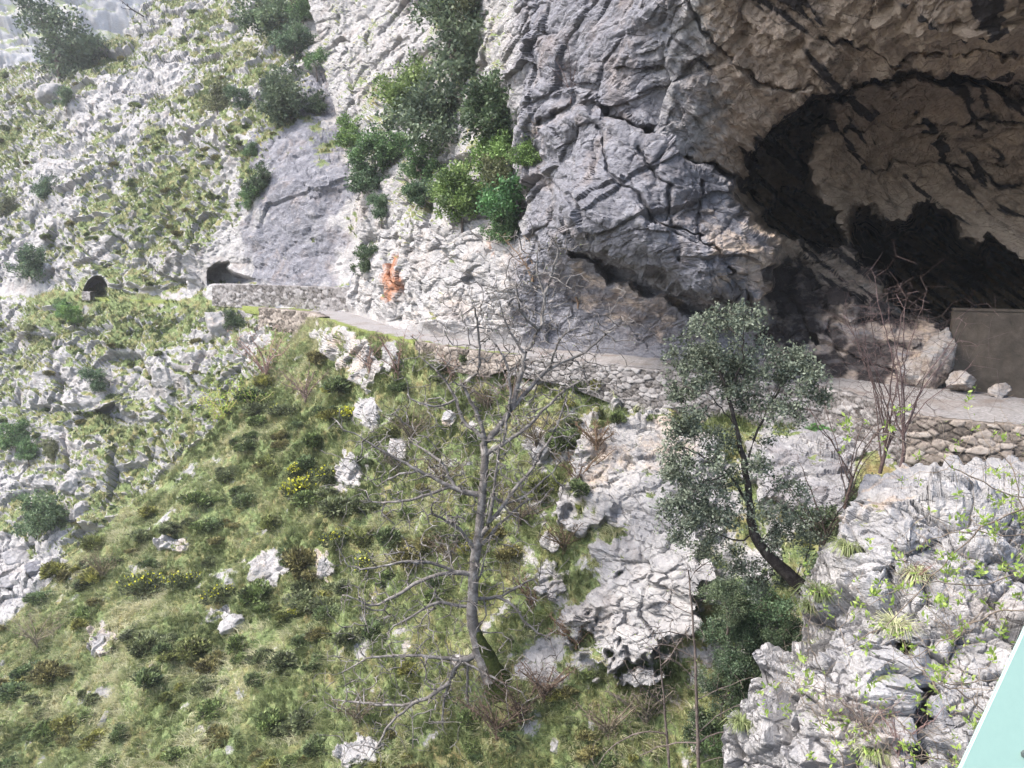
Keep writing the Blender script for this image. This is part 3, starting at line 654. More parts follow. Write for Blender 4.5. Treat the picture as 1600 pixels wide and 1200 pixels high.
def railing():
    import bmesh
    from mathutils import Vector
    t = empty('bridge_railing', tuple(unp(1560, 1300, 1.5))); tag(t, 'mint green painted steel railing of the bridge in the near corner', 'railing')
    # a broad sloping flat member: its upper left edge runs through (1600,985)-(1500,1200)
    d0, d1 = 1.55, 1.2
    e0 = Vector(unp(1762, 637, d0)); e1 = Vector(unp(1440, 1330, d1))
    axis = (e1-e0).normalized(); side = Vector((1, .15, 0)); side = (side-axis*side.dot(axis)).normalized(); nrm = axis.cross(side)
    bm = bmesh.new(); w, th = .34, .008
    vs = []
    for q in (e0, e1):
        for (s, k) in ((0, 0), (w, 0), (w, th), (0, th)):
            vs.append(bm.verts.new(q+side*s-nrm*k*(1 if nrm.y < 0 else -1) - Vector(t.location)))
    for f in ((0, 1, 2, 3), (7, 6, 5, 4)): bm.faces.new([vs[i] for i in f])
    for i in range(4): bm.faces.new((vs[i], vs[4+i], vs[4+(i+1) % 4], vs[(i+1) % 4]))
    bmesh.ops.recalc_face_normals(bm, faces=bm.faces[:])
    bmesh.ops.bevel(bm, geom=bm.edges[:], offset=.0025, segments=3, affect='EDGES')
    me = bpy.data.meshes.new('rail'); bm.to_mesh(me); bm.free(); me.materials.append(M['paint']); link('rail', me, t)
    # the dark bolt near the corner
    fn = nrm if nrm.y < 0 else -nrm
    bm = bmesh.new(); bmesh.ops.create_cone(bm, cap_ends=True, segments=6, radius1=.007, radius2=.006, depth=.008)
    me = bpy.data.meshes.new('bolt'); bm.to_mesh(me); bm.free(); me.materials.append(M['steel']); o = link('bolt', me, t)
    u = (1175-637)/(1330-637)
    # point on the face hit by the line of sight through (1600,1178)
    r = Vector(unp(1600, 1178, 1.0)); k = (e0.dot(fn))/(r.dot(fn)); hit = r*k
    o.location = hit+fn*.003-Vector(t.location); o.rotation_euler = fn.to_track_quat('Z', 'Y').to_euler()
railing()

# ------------------------------------------------------------------ trees: a skeleton grown toward points in the crown
def bend(P, n, jit, rng):
    """smooth resample of a polyline with wobble"""
    P = np.array(P, float); s = np.r_[0, np.cumsum(np.linalg.norm(np.diff(P, axis=0), axis=1))]
    t = np.linspace(0, s[-1], n); Q = np.stack([np.interp(t, s, P[:, k]) for k in range(3)], -1)
    for _ in range(2): Q[1:-1] = .5*Q[1:-1]+.25*(Q[:-2]+Q[2:])
    Q[1:-1] += rng.normal(0, jit, (n-2, 3)); return Q
class Skel:
    def __init__(s): s.p = []; s.par = []
    def add(s, pt, par): s.p.append(np.array(pt, float)); s.par.append(par); return len(s.p)-1
    def line(s, pts, par):
        for q in pts: par = s.add(q, par)
        return par
    def nearest(s, pt, bias=None):
        A = np.array(s.p); d = np.linalg.norm(A-pt, axis=1)
        return int(np.argmin(d)), float(d.min())
    def grow(s, targets, step, rng, jit=.12, up=.0, order=True):
        T = np.array(targets); 
        if order:
            A = np.array(s.p); d0 = np.array([np.linalg.norm(A-t, axis=1).min() for t in T]); T = T[np.argsort(d0)]
        for t in T:
            i, d = s.nearest(t)
            if d < step*.3: continue
            n = max(1, int(d/step)); a = s.p[i]; j = i
            for k in range(1, n+1):
                f = k/n; q = a+(t-a)*f; 
                if k < n: q = q+rng.normal(0, jit*step, 3)
                q = q+np.array([0, 0, up*d*math.sin(f*math.pi)*.3])
                j = s.add(q, j)
    def radii(s, tip, power=.5, rmax=None):
        n = len(s.p); cnt = np.zeros(n); kids = [[] for _ in range(n)]
        for i, p in enumerate(s.par):
            if p >= 0: kids[p].append(i)
        for i in range(n-1, -1, -1):
            if not kids[i]: cnt[i] = 1
            if s.par[i] >= 0: cnt[s.par[i]] += cnt[i]
        r = tip*cnt**power
        if rmax: r = np.minimum(r, rmax)
        s.kids = kids; s.cnt = cnt; return r
    def tubes(s, r, sides=5):
        """continuous tapering tubes: each chain follows its heaviest child"""
        V = []; Fc = []; off = 0
        done = set(); starts = [(i, -1) for i, p in enumerate(s.par) if p < 0]
        while starts:
            i, par = starts.pop(); ch = [par, i] if par >= 0 else [i]
            rr = [min(r[par], r[i]*1.25), r[i]] if par >= 0 else [r[i]]
            while s.kids[i]:
                ks = sorted(s.kids[i], key=lambda k: -s.cnt[k]); starts += [(k, i) for k in ks[1:]]
                i = ks[0]; ch.append(i); rr.append(r[i])
            if len(ch) < 2: continue
            P = np.array([s.p[k] for k in ch]); T = np.gradient(P, axis=0); T /= np.linalg.norm(T, axis=1, keepdims=True)+1e-9
            ref = np.where(np.abs(T[:, 2:3]) > .9, np.array([[1., 0, 0]]), np.array([[0, 0, 1.]]))
            U = np.cross(T, ref); U /= np.linalg.norm(U, axis=1, keepdims=True)+1e-9; W = np.cross(T, U)
            rr = np.array(rr); k = sides if rr.max() > .03 else 3
            an = np.arange(k)/k*2*math.pi
            R = P[:, None]+rr[:, None, None]*(np.cos(an)[None, :, None]*U[:, None]+np.sin(an)[None, :, None]*W[:, None])
            m = len(ch); idx = off+np.arange(m*k).reshape(m, k); nx = np.roll(idx, -1, 1)
            V.append(R.reshape(-1, 3)); Fc.append(np.stack([idx[:-1], nx[:-1], nx[1:], idx[1:]], -1).reshape(-1, 4)); off += m*k
        return np.concatenate(V), np.concatenate(Fc)
def quads_leaves(C, size, rng, aspect=.5, outward=None, droop=0., fold=True):
    """leaf quads (diamond) at points C"""
    n = len(C); d = rng.normal(0, 1, (n, 3))
    if outward is not None: d = d*.75+outward
    d[:, 2] -= droop; d /= np.linalg.norm(d, axis=1, keepdims=True)
    e = rng.normal(0, 1, (n, 3)); e -= (e*d).sum(1, keepdims=True)*d; e /= np.linalg.norm(e, axis=1, keepdims=True)+1e-9
    s = (size*rng.uniform(.6, 1.35, n))[:, None]
    V = np.stack([C, C+d*s*.5+e*s*aspect*.5, C+d*s, C+d*s*.5-e*s*aspect*.5], 1)
    return V.reshape(-1, 3), np.arange(4*n).reshape(n, 4)
def tonecol(t): return np.repeat(np.stack([t]*3, -1), 4, 0)
def blob_points(blobs, n, rng, hollow=.35, gap=.0, gs=1.0, s=0):
    """points in a union of lumpy ellipsoids (centre, rx, ry, rz), fewer near the centres, gaps cut by noise"""
    W = np.array([b[1]*b[2]*b[3] for b in blobs])**.8; out = []; got = 0
    while got < n:
        k = rng.choice(len(blobs), size=n, p=W/W.sum()); B = np.array([[*b[0], b[1], b[2], b[3]] for b in blobs])[k]
        d = rng.normal(0, 1, (n, 3)); d /= np.linalg.norm(d, axis=1, keepdims=True)
        r = rng.uniform(0, 1, n)**(1/3.); r = hollow+(1-hollow)*r
        P = B[:, :3]+d*r[:, None]*B[:, 3:]*(1+.25*fbm(d*2.2+B[:, :3], 2, s))[:, None]
        keep = fbm(P/gs, 3, s+5) > gap
        P = P[keep]; out.append(P); got += len(P)
    return np.concatenate(out)[:n]

def make_crown_proto(seed, nblob, leaves, mat, lsize, trunk=True, targets=140, flat=1.0, barkm='bark_mid'):
    """unit crown radius 1, centre at z=1.15, foot at origin: returns (trunk mesh, crown mesh)"""
    rng = np.random.default_rng(seed)
    bl = []
    for k in range(nblob):
        a = rng.uniform(0, 6.28); rr = rng.uniform(.15, .68); z = .78+rng.uniform(-.55, .6)*flat
        q = rng.uniform(.28, .5); bl.append(((rr*math.cos(a), rr*math.sin(a), z), q, q, q*rng.uniform(.6, .9)))
    pts = blob_points(bl, targets, rng, .2, -.25, .5, seed)
    sk = Skel(); sk.line(bend([(0, 0, -.5), (rng.normal(0, .05), rng.normal(0, .05), .2), (rng.normal(0, .1), rng.normal(0, .1), .6)], 7, .015, rng), -1)
    sk.grow(pts, .12, rng, .18, .2); r = sk.radii(.0055, .5)
    V, Fc = sk.tubes(r, 5); tm = mesh_np('trunk', V, Fc, M[barkm])
    k = rng.integers(0, len(pts), leaves); base = pts[k]
    C = base+rng.normal(0, .085, (leaves, 3)); out = C-np.array([0, 0, .7])
    V, Fc = quads_leaves(C, lsize, rng, .6, .6*out/np.linalg.norm(out, axis=1, keepdims=True))
    tn = np.clip(.45+.22*rng.normal(size=leaves)+.35*fbm(C*2.2, 2, seed+4)*2, 0, 1)
    cm = mesh_np('crown', V, Fc, mat, False, {'tone': tonecol(tn)})
    return tm, cm
LEAFY = [make_crown_proto(100+i, [12, 15, 10, 13, 9][i], [8000, 9500, 6800, 8600, 6000][i], M['leaf'], .085, True, [150, 190, 120, 160, 110][i], [1, 1, .7, 1, 1.3][i]) for i in range(5)]
SHRUBBY = [make_crown_proto(140+i, 10, 5000, M['leaf'], .09, True, 110, .8) for i in range(3)]
FINE = [make_crown_proto(150+i, 12, 12000, M['leaf'], .055, True, 220, 1) for i in range(2)]
def place_tree(name, label, cat, foot, R, proto, tint, squash=1., rz=None, group=None, bark_tint=(1, 1, 1), lean=(0, 0)):
    t = empty(name, tuple(foot)); tag(t, label, cat, group)
    t.rotation_euler = (lean[0], lean[1], random.uniform(0, 6.28) if rz is None else rz); t.scale = (R, R, R*squash)
    for nm, me, c in (('trunk', proto[0], bark_tint), ('crown', proto[1], tint)):
        o = link(nm, me, t); o.color = (*c, 1)
    return t
def surf(sheet, x, y):
    S = SHEETS[sheet]
    if 'q' not in S: S['q'] = proj(S['P'])
    qx, qy = S['q']; d = (qx-x)**2+(qy-y)**2; Y = S['P'][..., 1]
    near = d < max(9., d.min()+4); k = np.argmin(np.where(near, Y, 1e9)); i, j = np.unravel_index(k, d.shape)
    return S['P'][i, j].copy(), S['n'][i, j]

GREY = (.95, 1.0, 1.02); LIME = (1.2, 1.5, .78); GREEN = (.85, 1.15, .78); TEAL = (.8, 1.0, .9); DULL = (1.15, 1.0, .85); DARK = (.6, .72, .6)
def tree_at(sheet, x, y, rpx, proto, tint, label, name='tree', cat='tree', sq=1., group=None, drop=.9):
    """crown centred on (x,y), foot on the rock rpx*drop below"""
    P, n = surf(sheet, x, y+rpx*drop); R = 1.45*rpx*P[1]/F
    foot = P-n*.15*R; foot[1] -= .15*R
    return place_tree(name, label, cat, foot, R, proto, tint, sq*.95, group=group)
BT = 'trees on the rocky spur above the trail bend'
for (x, y, r, pr, tint, lab) in [
 (700, 75, 56, LEAFY[1], GREY, 'large grey green tree highest on the rocky spur beside the blue cliff'),
 (735, 18, 30, LEAFY[0], DULL, 'dull olive tree at the top edge above the grey green one'),
 (690, 22, 24, LEAFY[2], (1.5, 1.7, .8), 'small yellowish tree at the upper rim of the spur'),
 (640, 140, 38, LEAFY[3], (1.25, 1.4, .8), 'mid green tree left of the darkest trunk on the spur'),
 (684, 182, 58, LEAFY[0], GREY, 'broad grey green oak with dark trunk in the middle of the spur'),
 (762, 180, 46, LEAFY[3], DARK, 'dark evergreen tree against the blue rock right of the broad oak'),
 (548, 212, 24, LEAFY[4], LIME, 'bright lime green young tree leaning out at the spur edge'),
 (590, 238, 34, LEAFY[2], GREEN, 'fresh green tree just right of the lime green one'),
 (573, 282, 30, LEAFY[4], TEAL, 'bluish green bushy tree below the lime green one'),
 (655, 262, 30, LEAFY[1], GREEN, 'deep green tree below the broad oak'),
 (665, 300, 22, LEAFY[2], TEAL, 'small teal shrub clinging below the deep green tree'),
 (596, 332, 18, SHRUBBY[0], TEAL, 'little teal bush on bare rock low on the spur'),
 (714, 298, 38, LEAFY[3], (1.25, 1.45, .8), 'yellow green tree in the lower centre of the spur'),
 (766, 248, 36, LEAFY[2], LIME, 'flat topped lime tree below the dark evergreen'),
 (822, 248, 22, SHRUBBY[1], LIME, 'low lime shrub spreading toward the blue block'),
 (775, 295, 36, LEAFY[0], DULL, 'olive brown twiggy tree behind the vivid green one'),
 (808, 318, 42, LEAFY[1], (.7, 1.2, .75), 'vivid green dense tree beside the blue block'),
 (782, 350, 24, SHRUBBY[2], GREEN, 'green shrub hanging just under the vivid green tree'),
 (565, 415, 21, SHRUBBY[0], DARK, 'dark round shrub on the trail corner above the rust stain'),
 ]:
    tree_at('cliff', x, y, r, pr, tint, lab, 'tree' if r > 23 else 'shrub', 'tree' if r > 23 else 'shrub', group=BT)
FT = 'trees on the far mountainside'
for (x, y, r, pr, tint, lab) in [
 (95, 78, 46, LEAFY[1], (.8, .88, .85), 'round dark grey green tree standing on a boulder near the skyline'),
 (425, 42, 34, LEAFY[0], (1, 1.12, 1.0), 'soft grey green tree high above the blue streaked cliff'),
 (462, 72, 22, LEAFY[3], TEAL, 'teal tree tucked right below the soft grey green one'),
 (498, 95, 18, LEAFY[2], GREEN, 'small green tree on a ledge of pinkish rock'),
 (452, 150, 38, LEAFY[3], (.82, .88, .85), 'wide dusky tree crowning the blue streaked cliff'),
 (495, 160, 17, SHRUBBY[1], DARK, 'dark shrub at the right foot of the dusky tree'),
 (337, 156, 20, SHRUBBY[2], DULL, 'thin brownish shrub on the pale outcrop'),
 (376, 155, 15, SHRUBBY[0], TEAL, 'little bluish shrub right of the thin brownish one'),
 (406, 283, 20, SHRUBBY[1], DARK, 'dark domed bush alone on the pale cliff'),
 (391, 232, 10, SHRUBBY[2], GREEN, 'tiny green bush above the dark domed bush'),
 (384, 314, 17, SHRUBBY[0], GREEN, 'green bush at the edge of the turf below the dark domed bush'),
 (531, 126, 9, SHRUBBY[2], TEAL, 'tiny teal bush alone on pink rock near the spur trees'),
 (472, 14, 22, LEAFY[4], GREEN, 'bright green sapling at the top edge beside dark twigs'),
 (100, 160, 13, SHRUBBY[0], TEAL, 'bluish shrub under the boulder of the round tree'),
 (70, 292, 16, SHRUBBY[1], TEAL, 'bluish shrub on pale rock left of the big turf patch'),
 (50, 408, 24, SHRUBBY[2], TEAL, 'spreading blue green shrub above the far trail near the left edge'),
 (150, 597, 17, SHRUBBY[0], TEAL, 'upright blue green shrub on the boulder slope below the tunnel'),
 (22, 685, 24, LEAFY[4], GREEN, 'green bush by the left edge above the lower rocks'),
 (45, 705, 18, SHRUBBY[1], GREEN, 'smaller green bush nestled right of its taller neighbour'),
 (62, 800, 34, LEAFY[0], (1.1, 1.25, 1.1), 'hazy pale green tree above the white stream boulders'),
 (80, 700, 14, SHRUBBY[2], DULL, 'olive shrub on the ledge above the stream'),
 (100, 483, 14, SHRUBBY[1], (1., 1.5, .8), 'vivid green bush below the tunnel mouth'),
 (118, 494, 13, SHRUBBY[0], (1.3, 1.7, .8), 'yellow green bush just downhill of the vivid green bush'),
 (55, 520, 13, SHRUBBY[0], DULL, 'olive heather clump left of the vivid green bush'),
 (365, 500, 14, SHRUBBY[2], DARK, 'dark shrub behind the big pinkish boulder'),
 (8, 320, 14, SHRUBBY[2], DULL, 'brownish shrub cut by the left edge'),
 ]:
    tree_at('mountainside', x, y, r, pr, tint, lab, 'tree' if r > 21 else 'shrub', 'tree' if r > 21 else 'shrub', group=FT)

# ------------------------------------------------------------------ bare trees
def bare_tree(name, label, trunk, branches, tipn, spread, tip, power, mat, seed, cat='bare tree', leafn=0, leafmat=None, lsize=.05, twig_step=.3, sides=6, rscale=None, group=None, up=.3, droop=0):
    rng = np.random.default_rng(seed); sk = Skel()
    base = np.array(trunk[0]); L = np.linalg.norm(np.diff(np.array(trunk), axis=0), axis=1).sum()
    sk.line(bend(trunk, max(8, int(L/.35)), .012*L/8, rng)-base, -1)
    for b in branches:
        b = np.array(b)-base; i, d = sk.nearest(b[0]); Lb = np.linalg.norm(np.diff(b, axis=0), axis=1).sum()
        pts = bend(np.concatenate([[sk.p[i]], b[1:]]), max(5, int(Lb/.28)), .022, rng); sk.line(pts[1:], i)
    A = np.array(sk.p); nt = len(bend(trunk, max(8, int(L/.35)), 0, rng))
    k = rng.integers(int(nt*.45), len(A), tipn)
    off = rng.normal(0, 1, (tipn, 3)); off[:, 2] += up
    T = A[k]+off/np.linalg.norm(off, axis=1, keepdims=True)*spread*rng.uniform(.2, 1., (tipn, 1))
    sk.grow(T, twig_step, rng, .22, up*.4)
    r = sk.radii(tip, power)
    if rscale: r[:nt] = np.maximum(r[:nt], np.interp(np.linspace(0, 1, nt), *rscale))
    V, Fc = sk.tubes(r, sides)
    t = empty(name, tuple(base)); tag(t, label, cat, group)
    link('trunk', mesh_np('trunk', V, Fc, M[mat]), t)
    if leafn:
        tips = np.array([sk.p[i] for i in range(len(sk.p)) if not sk.kids[i] or sk.cnt[i] < 3])
        C = tips[rng.integers(0, len(tips), leafn)]+rng.normal(0, .05, (leafn, 3))
        V, Fc = quads_leaves(C, lsize, rng, .55)
        link('young_leaves', mesh_np('young_leaves', V, Fc, leafmat, False, {'tone': tonecol(rng.uniform(0, 1, leafn))}), t)['kind'] = 'stuff'
    return t, sk
def U(d0, pts, rng, w=1.2):
    """a branch drawn in the plane d0 ahead that wanders w metres toward or away from us"""
    s = rng.uniform(-w, w); n = len(pts)
    return [unp(x, y, d0+s*(i/(n-1))**1.2) for i, (x, y) in enumerate(pts)]
rg = np.random.default_rng(3)
D0 = 33.4
trunk = [unp(x, y, D0) for x, y in [(768, 1062), (748, 1020), (739, 975), (738, 930), (741, 885), (745, 850), (752, 800), (755, 750), (758, 705), (753, 660), (722, 600)]]
br = [[(745, 850), (765, 815), (772, 760), (778, 720), (782, 690)], [(758, 705), (822, 670), (850, 638), (888, 606), (915, 590)], [(756, 700), (801, 638), (836, 596), (857, 575), (920, 547), (962, 508)],
 [(801, 638), (815, 585), (818, 554), (843, 515), (853, 463), (836, 421), (842, 385)], [(843, 515), (812, 490), (806, 440)], [(853, 463), (866, 420), (872, 388)], [(818, 554), (788, 505), (780, 470)], [(857, 575), (868, 540), (884, 520)],
 [(757, 690), (724, 662), (713, 624), (689, 585), (655, 556)], [(722, 600), (752, 582), (748, 519), (742, 480)], [(713, 624), (680, 640), (640, 622)], [(782, 690), (800, 610), (790, 560), (768, 530)],
 [(755, 778), (710, 764), (657, 736), (587, 701), (560, 680)], [(703, 767), (650, 780), (615, 785), (563, 783)], [(657, 736), (620, 740), (590, 760)], [(710, 764), (690, 720), (640, 690)],
 [(790, 820), (829, 736), (871, 666), (888, 610)], [(772, 775), (790, 790), (830, 770), (862, 740)], [(760, 857), (780, 818), (825, 780), (850, 770)],
 [(738, 900), (731, 899), (710, 892), (657, 906), (584, 951), (542, 930)], [(710, 892), (685, 880), (640, 878), (563, 890)], [(706, 888), (704, 868), (698, 850)], [(615, 932), (600, 960), (560, 945)],
 [(738, 952), (724, 951), (705, 945), (689, 937), (657, 955), (615, 978)], [(740, 937), (752, 936), (783, 932), (843, 899)], [(783, 932), (805, 945), (825, 980), (860, 1000)], [(767, 935), (765, 960), (745, 985)],
 [(743, 912), (750, 909), (759, 857), (780, 818)], [(745, 855), (710, 818), (675, 806), (672, 795), (678, 783)], [(710, 818), (690, 800), (725, 815)],
 [(745, 1015), (731, 1032), (696, 1028), (640, 1025), (580, 1025), (535, 1050)], [(725, 1030), (762, 1056), (815, 1081)], [(717, 1036), (700, 1070), (689, 1130), (717, 1193)], [(700, 1070), (664, 1095), (615, 1103), (520, 1093)], [(640, 1100), (612, 1125), (577, 1186)], [(735, 1030), (730, 1085), (735, 1120), (715, 1150)]]
EMBR = [U(D0, b, rg, 1.6) for b in br]
tree, sk = bare_tree('bare_tree', 'tall bare grey tree with mossy foot rising from the grassy slope', trunk, EMBR, 4800, 2.1, .0155, .395, 'bark_pale', 11, leafn=900, leafmat=M['lime'], lsize=.05, twig_step=.22, rscale=([0, .06, .15, .3, .45, .6, 1], [.46, .31, .21, .17, .14, .1, .045]))
# mossy root flare (lower right of the trunk)
def moss_foot():
    rng = np.random.default_rng(5); n = 26; sd = 14; base = np.array(trunk[0])
    P = bend([unp(790, 1085, D0+.4), unp(772, 1050, D0+.1), unp(757, 1015, D0-.02), unp(746, 985, D0-.02)], n, .0, rng)-base
    r = np.interp(np.linspace(0, 1, n), [0, .35, .7, 1], [.75, .5, .30, .17])
    an = np.arange(sd)/sd*6.2832
    R = P[:, None]+r[:, None, None]*(np.cos(an)[None, :, None]*np.array([1, 0, .25])+np.sin(an)[None, :, None]*np.array([0, 1, 0]))
    R += .09*fbm(R*2.5, 3, 77)[..., None]*(R-P[:, None])/r[:, None, None]
    i = np.arange(n*sd).reshape(n, sd); nx = np.roll(i, -1, 1)
    link('mossy_foot', mesh_np('mossy_foot', R.reshape(-1, 3), np.stack([i[:-1], nx[:-1], nx[1:], i[1:]], -1).reshape(-1, 4), M['moss']), tree)
moss_foot()
# second slender tree right behind it
tr2 = [unp(x, y, 36.5) for x, y in [(792, 880), (772, 800), (775, 740), (790, 690), (798, 640)]]
# pinkish bare trees and shrubs
def bare_shrub(x, y, hpx, sheet, label, mat, seed, n=7, tips=160, tip=.010, wide=.55, group=None, leafn=0, leafmat=None, name='bare_shrub', d=None, tint=None, power=.42, cat='shrub', ls=.05):
    rng = np.random.default_rng(seed)
    P = surf(sheet, x, y)[0] if d is None else unp(x, y, d); h = hpx*P[1]/F; P[2] -= .1
    tr = [P, P+np.array([.02*h, 0, .12*h]), P+np.array([rng.normal(0, .05)*h, -.03*h, .3*h])]
    bs = []
    for k in range(n):
        a = rng.uniform(0, 6.28); q = rng.uniform(.5, 1.)*wide
        dxy = np.array([math.cos(a)*q, math.sin(a)*q*.6, 0])*h
        z = h*rng.uniform(.55, 1.)
        s = P+np.array([0, 0, h*rng.uniform(.03, .28)])
        bs.append([s, s+dxy*.3+np.array([0, 0, (z-s[2]+P[2])*.45]), P+dxy*.75+np.array([0, 0, z*.8]), P+dxy+np.array([0, 0, z])])
    t, sk = bare_tree(name, label, tr, bs, tips, .22*h, tip, power, mat, seed, cat, twig_step=.06*h, sides=4, group=group, leafn=leafn, leafmat=leafmat, lsize=ls)
    if tint:
        for c in t.children: c.color = (*tint, 1)
    return t
PINK = (1.5, 1.25, 1.2)
bare_shrub(415, 600, 105, 'grassy_slope', 'pinkish bare tree on the spur crest below the drystone wall', 'twig', 21, 9, 420, .018, .55, tint=PINK, name='bare_tree', cat='bare tree', d=78)
bare_shrub(350, 668, 75, 'grassy_slope', 'pale yellow green twiggy bush on the spur crest', 'twig', 22, 10, 380, .016, .6, tint=(1.9, 2.2, .9), d=75.5, leafn=900, leafmat=M['lime'], ls=.10)
bare_shrub(395, 650, 60, 'grassy_slope', 'greenish twiggy bush right of the pale yellow green bush', 'twig', 23, 9, 300, .016, .6, tint=(1.5, 1.8, .9), d=74, leafn=500, leafmat=M['lime'], ls=.09)
bare_shrub(478, 625, 60, 'grassy_slope', 'grey leafless bush below the white crag of the trail bend', 'twig', 24, 10, 380, .015, .7, tint=(.95, .85, .85))
bare_shrub(620, 590, 75, 'grassy_slope', 'rosy brown twig thicket just under the trail edge', 'twig', 25, 10, 420, .012, .8, tint=(1.15, .95, .9))
bare_shrub(575, 580, 55, 'grassy_slope', 'thin brown thicket hanging below the trail bend', 'twig', 26, 8, 260, .012, .7, tint=(1.1, .95, .85))
bare_shrub(700, 600, 70, 'grassy_slope', 'brown thicket behind the crown of the tall bare tree', 'twig', 27, 9, 320, .011, .75, tint=(1.1, .95, .85))
bare_shrub(800, 640, 90, 'grassy_slope', 'slender leafless bush right of the tall bare tree top', 'twig', 28, 8, 320, .011, .6, tint=(1, .92, .88))
bare_shrub(860, 600, 55, 'grassy_slope', 'brown bush beside the start of the long retaining wall', 'twig', 29, 8, 300, .011, .7, tint=(.9, .8, .7))
bare_shrub(1375, 735, 300, 'grassy_slope', 'leafless dark shrub standing before the cave floor wall', 'bark_mid', 30, 9, 800, .0042, .36, d=25.5, power=.5, tint=(.75, .65, .68))
bare_shrub(1405, 740, 320, 'grassy_slope', 'tall leafless purplish shrub reaching up into the cave mouth', 'bark_mid', 31, 9, 800, .0042, .42, d=25, power=.5, tint=(.85, .72, .78))
bare_shrub(1320, 790, 240, 'grassy_slope', 'leafless arching shrub between the dark evergreen and the cave wall', 'bark_mid', 32, 8, 600, .0042, .5, d=26, power=.5, tint=(.8, .7, .7))
bare_shrub(1285, 860, 150, 'grassy_slope', 'tangled leafless shrub in the gap beside the near rock', 'bark_mid', 33, 9, 300, .007, .7, d=24.5, tint=(.75, .7, .66))
bare_shrub(890, 160, 95, 'cliff', 'leafless bush rooted in the crack above the blue block', 'twig', 34, 9, 240, .007, .8, tint=(.45, .42, .45))
bare_shrub(830, 440, 70, 'cliff', 'straw coloured bush against the cliff foot', 'twig', 35, 8, 260, .013, .7, tint=(1.2, 1.05, .8))
bare_shrub(900, 480, 60, 'cliff', 'pale thin bush under the overhang lip', 'twig', 36, 7, 200, .011, .7, tint=(1.1, 1, .8))
bare_shrub(477, 25, 60, 'mountainside', 'purplish leafless bush on the skyline rim', 'twig', 37, 8, 240, .03, .7, tint=(.7, .6, .65))
# sapling in the gully
rg2 = np.random.default_rng(9); DS = 23.5
st = [unp(x, y, DS) for x, y in [(1092, 1290), (1090, 1150), (1088, 1050), (1082, 960), (1075, 890)]]
sb = [U(DS, b, rg2, .8) for b in [[(1090, 1140), (1130, 1110), (1180, 1090)], [(1090, 1055), (1060, 1035), (1010, 1005)], [(1088, 1020), (1040, 1000), (1000, 1015)], [(1090, 1092), (1140, 1070), (1175, 1058)], [(1090, 1155), (1130, 1140), (1170, 1140)], [(1090, 1165), (1040, 1160), (1000, 1180)], [(1083, 965), (1060, 950), (1035, 935)], [(1078, 910), (1095, 880), (1120, 870)], [(1088, 1000), (1050, 985), (1020, 990)], [(1092, 1200), (1130, 1180), (1160, 1190)]]]
bare_tree('sapling', 'straight thin leafless sapling in the dark gully beside the near rock', st, sb, 160, .7, .0085, .42, 'bark_mid', 41, 'sapling', twig_step=.15, rscale=([0, 1], [.07, .025]), leafn=120, leafmat=M['lime'], lsize=.05)
st = [unp(x, y, 27) for x, y in [(1050, 1250), (1042, 1150), (1036, 1080), (1030, 1010)]]
sb = [U(27, b, rg2, .8) for b in [[(1040, 1140), (1000, 1140), (950, 1170), (930, 1200)], [(1038, 1100), (1010, 1080), (985, 1050)], [(1032, 1040), (1060, 1010), (1070, 990)]]]
bare_tree('sapling', 'reddish crooked sapling left of the straight sapling', st, sb, 150, .8, .0085, .42, 'bark_mid', 42, 'sapling', twig_step=.15, rscale=([0, 1], [.055, .02]))

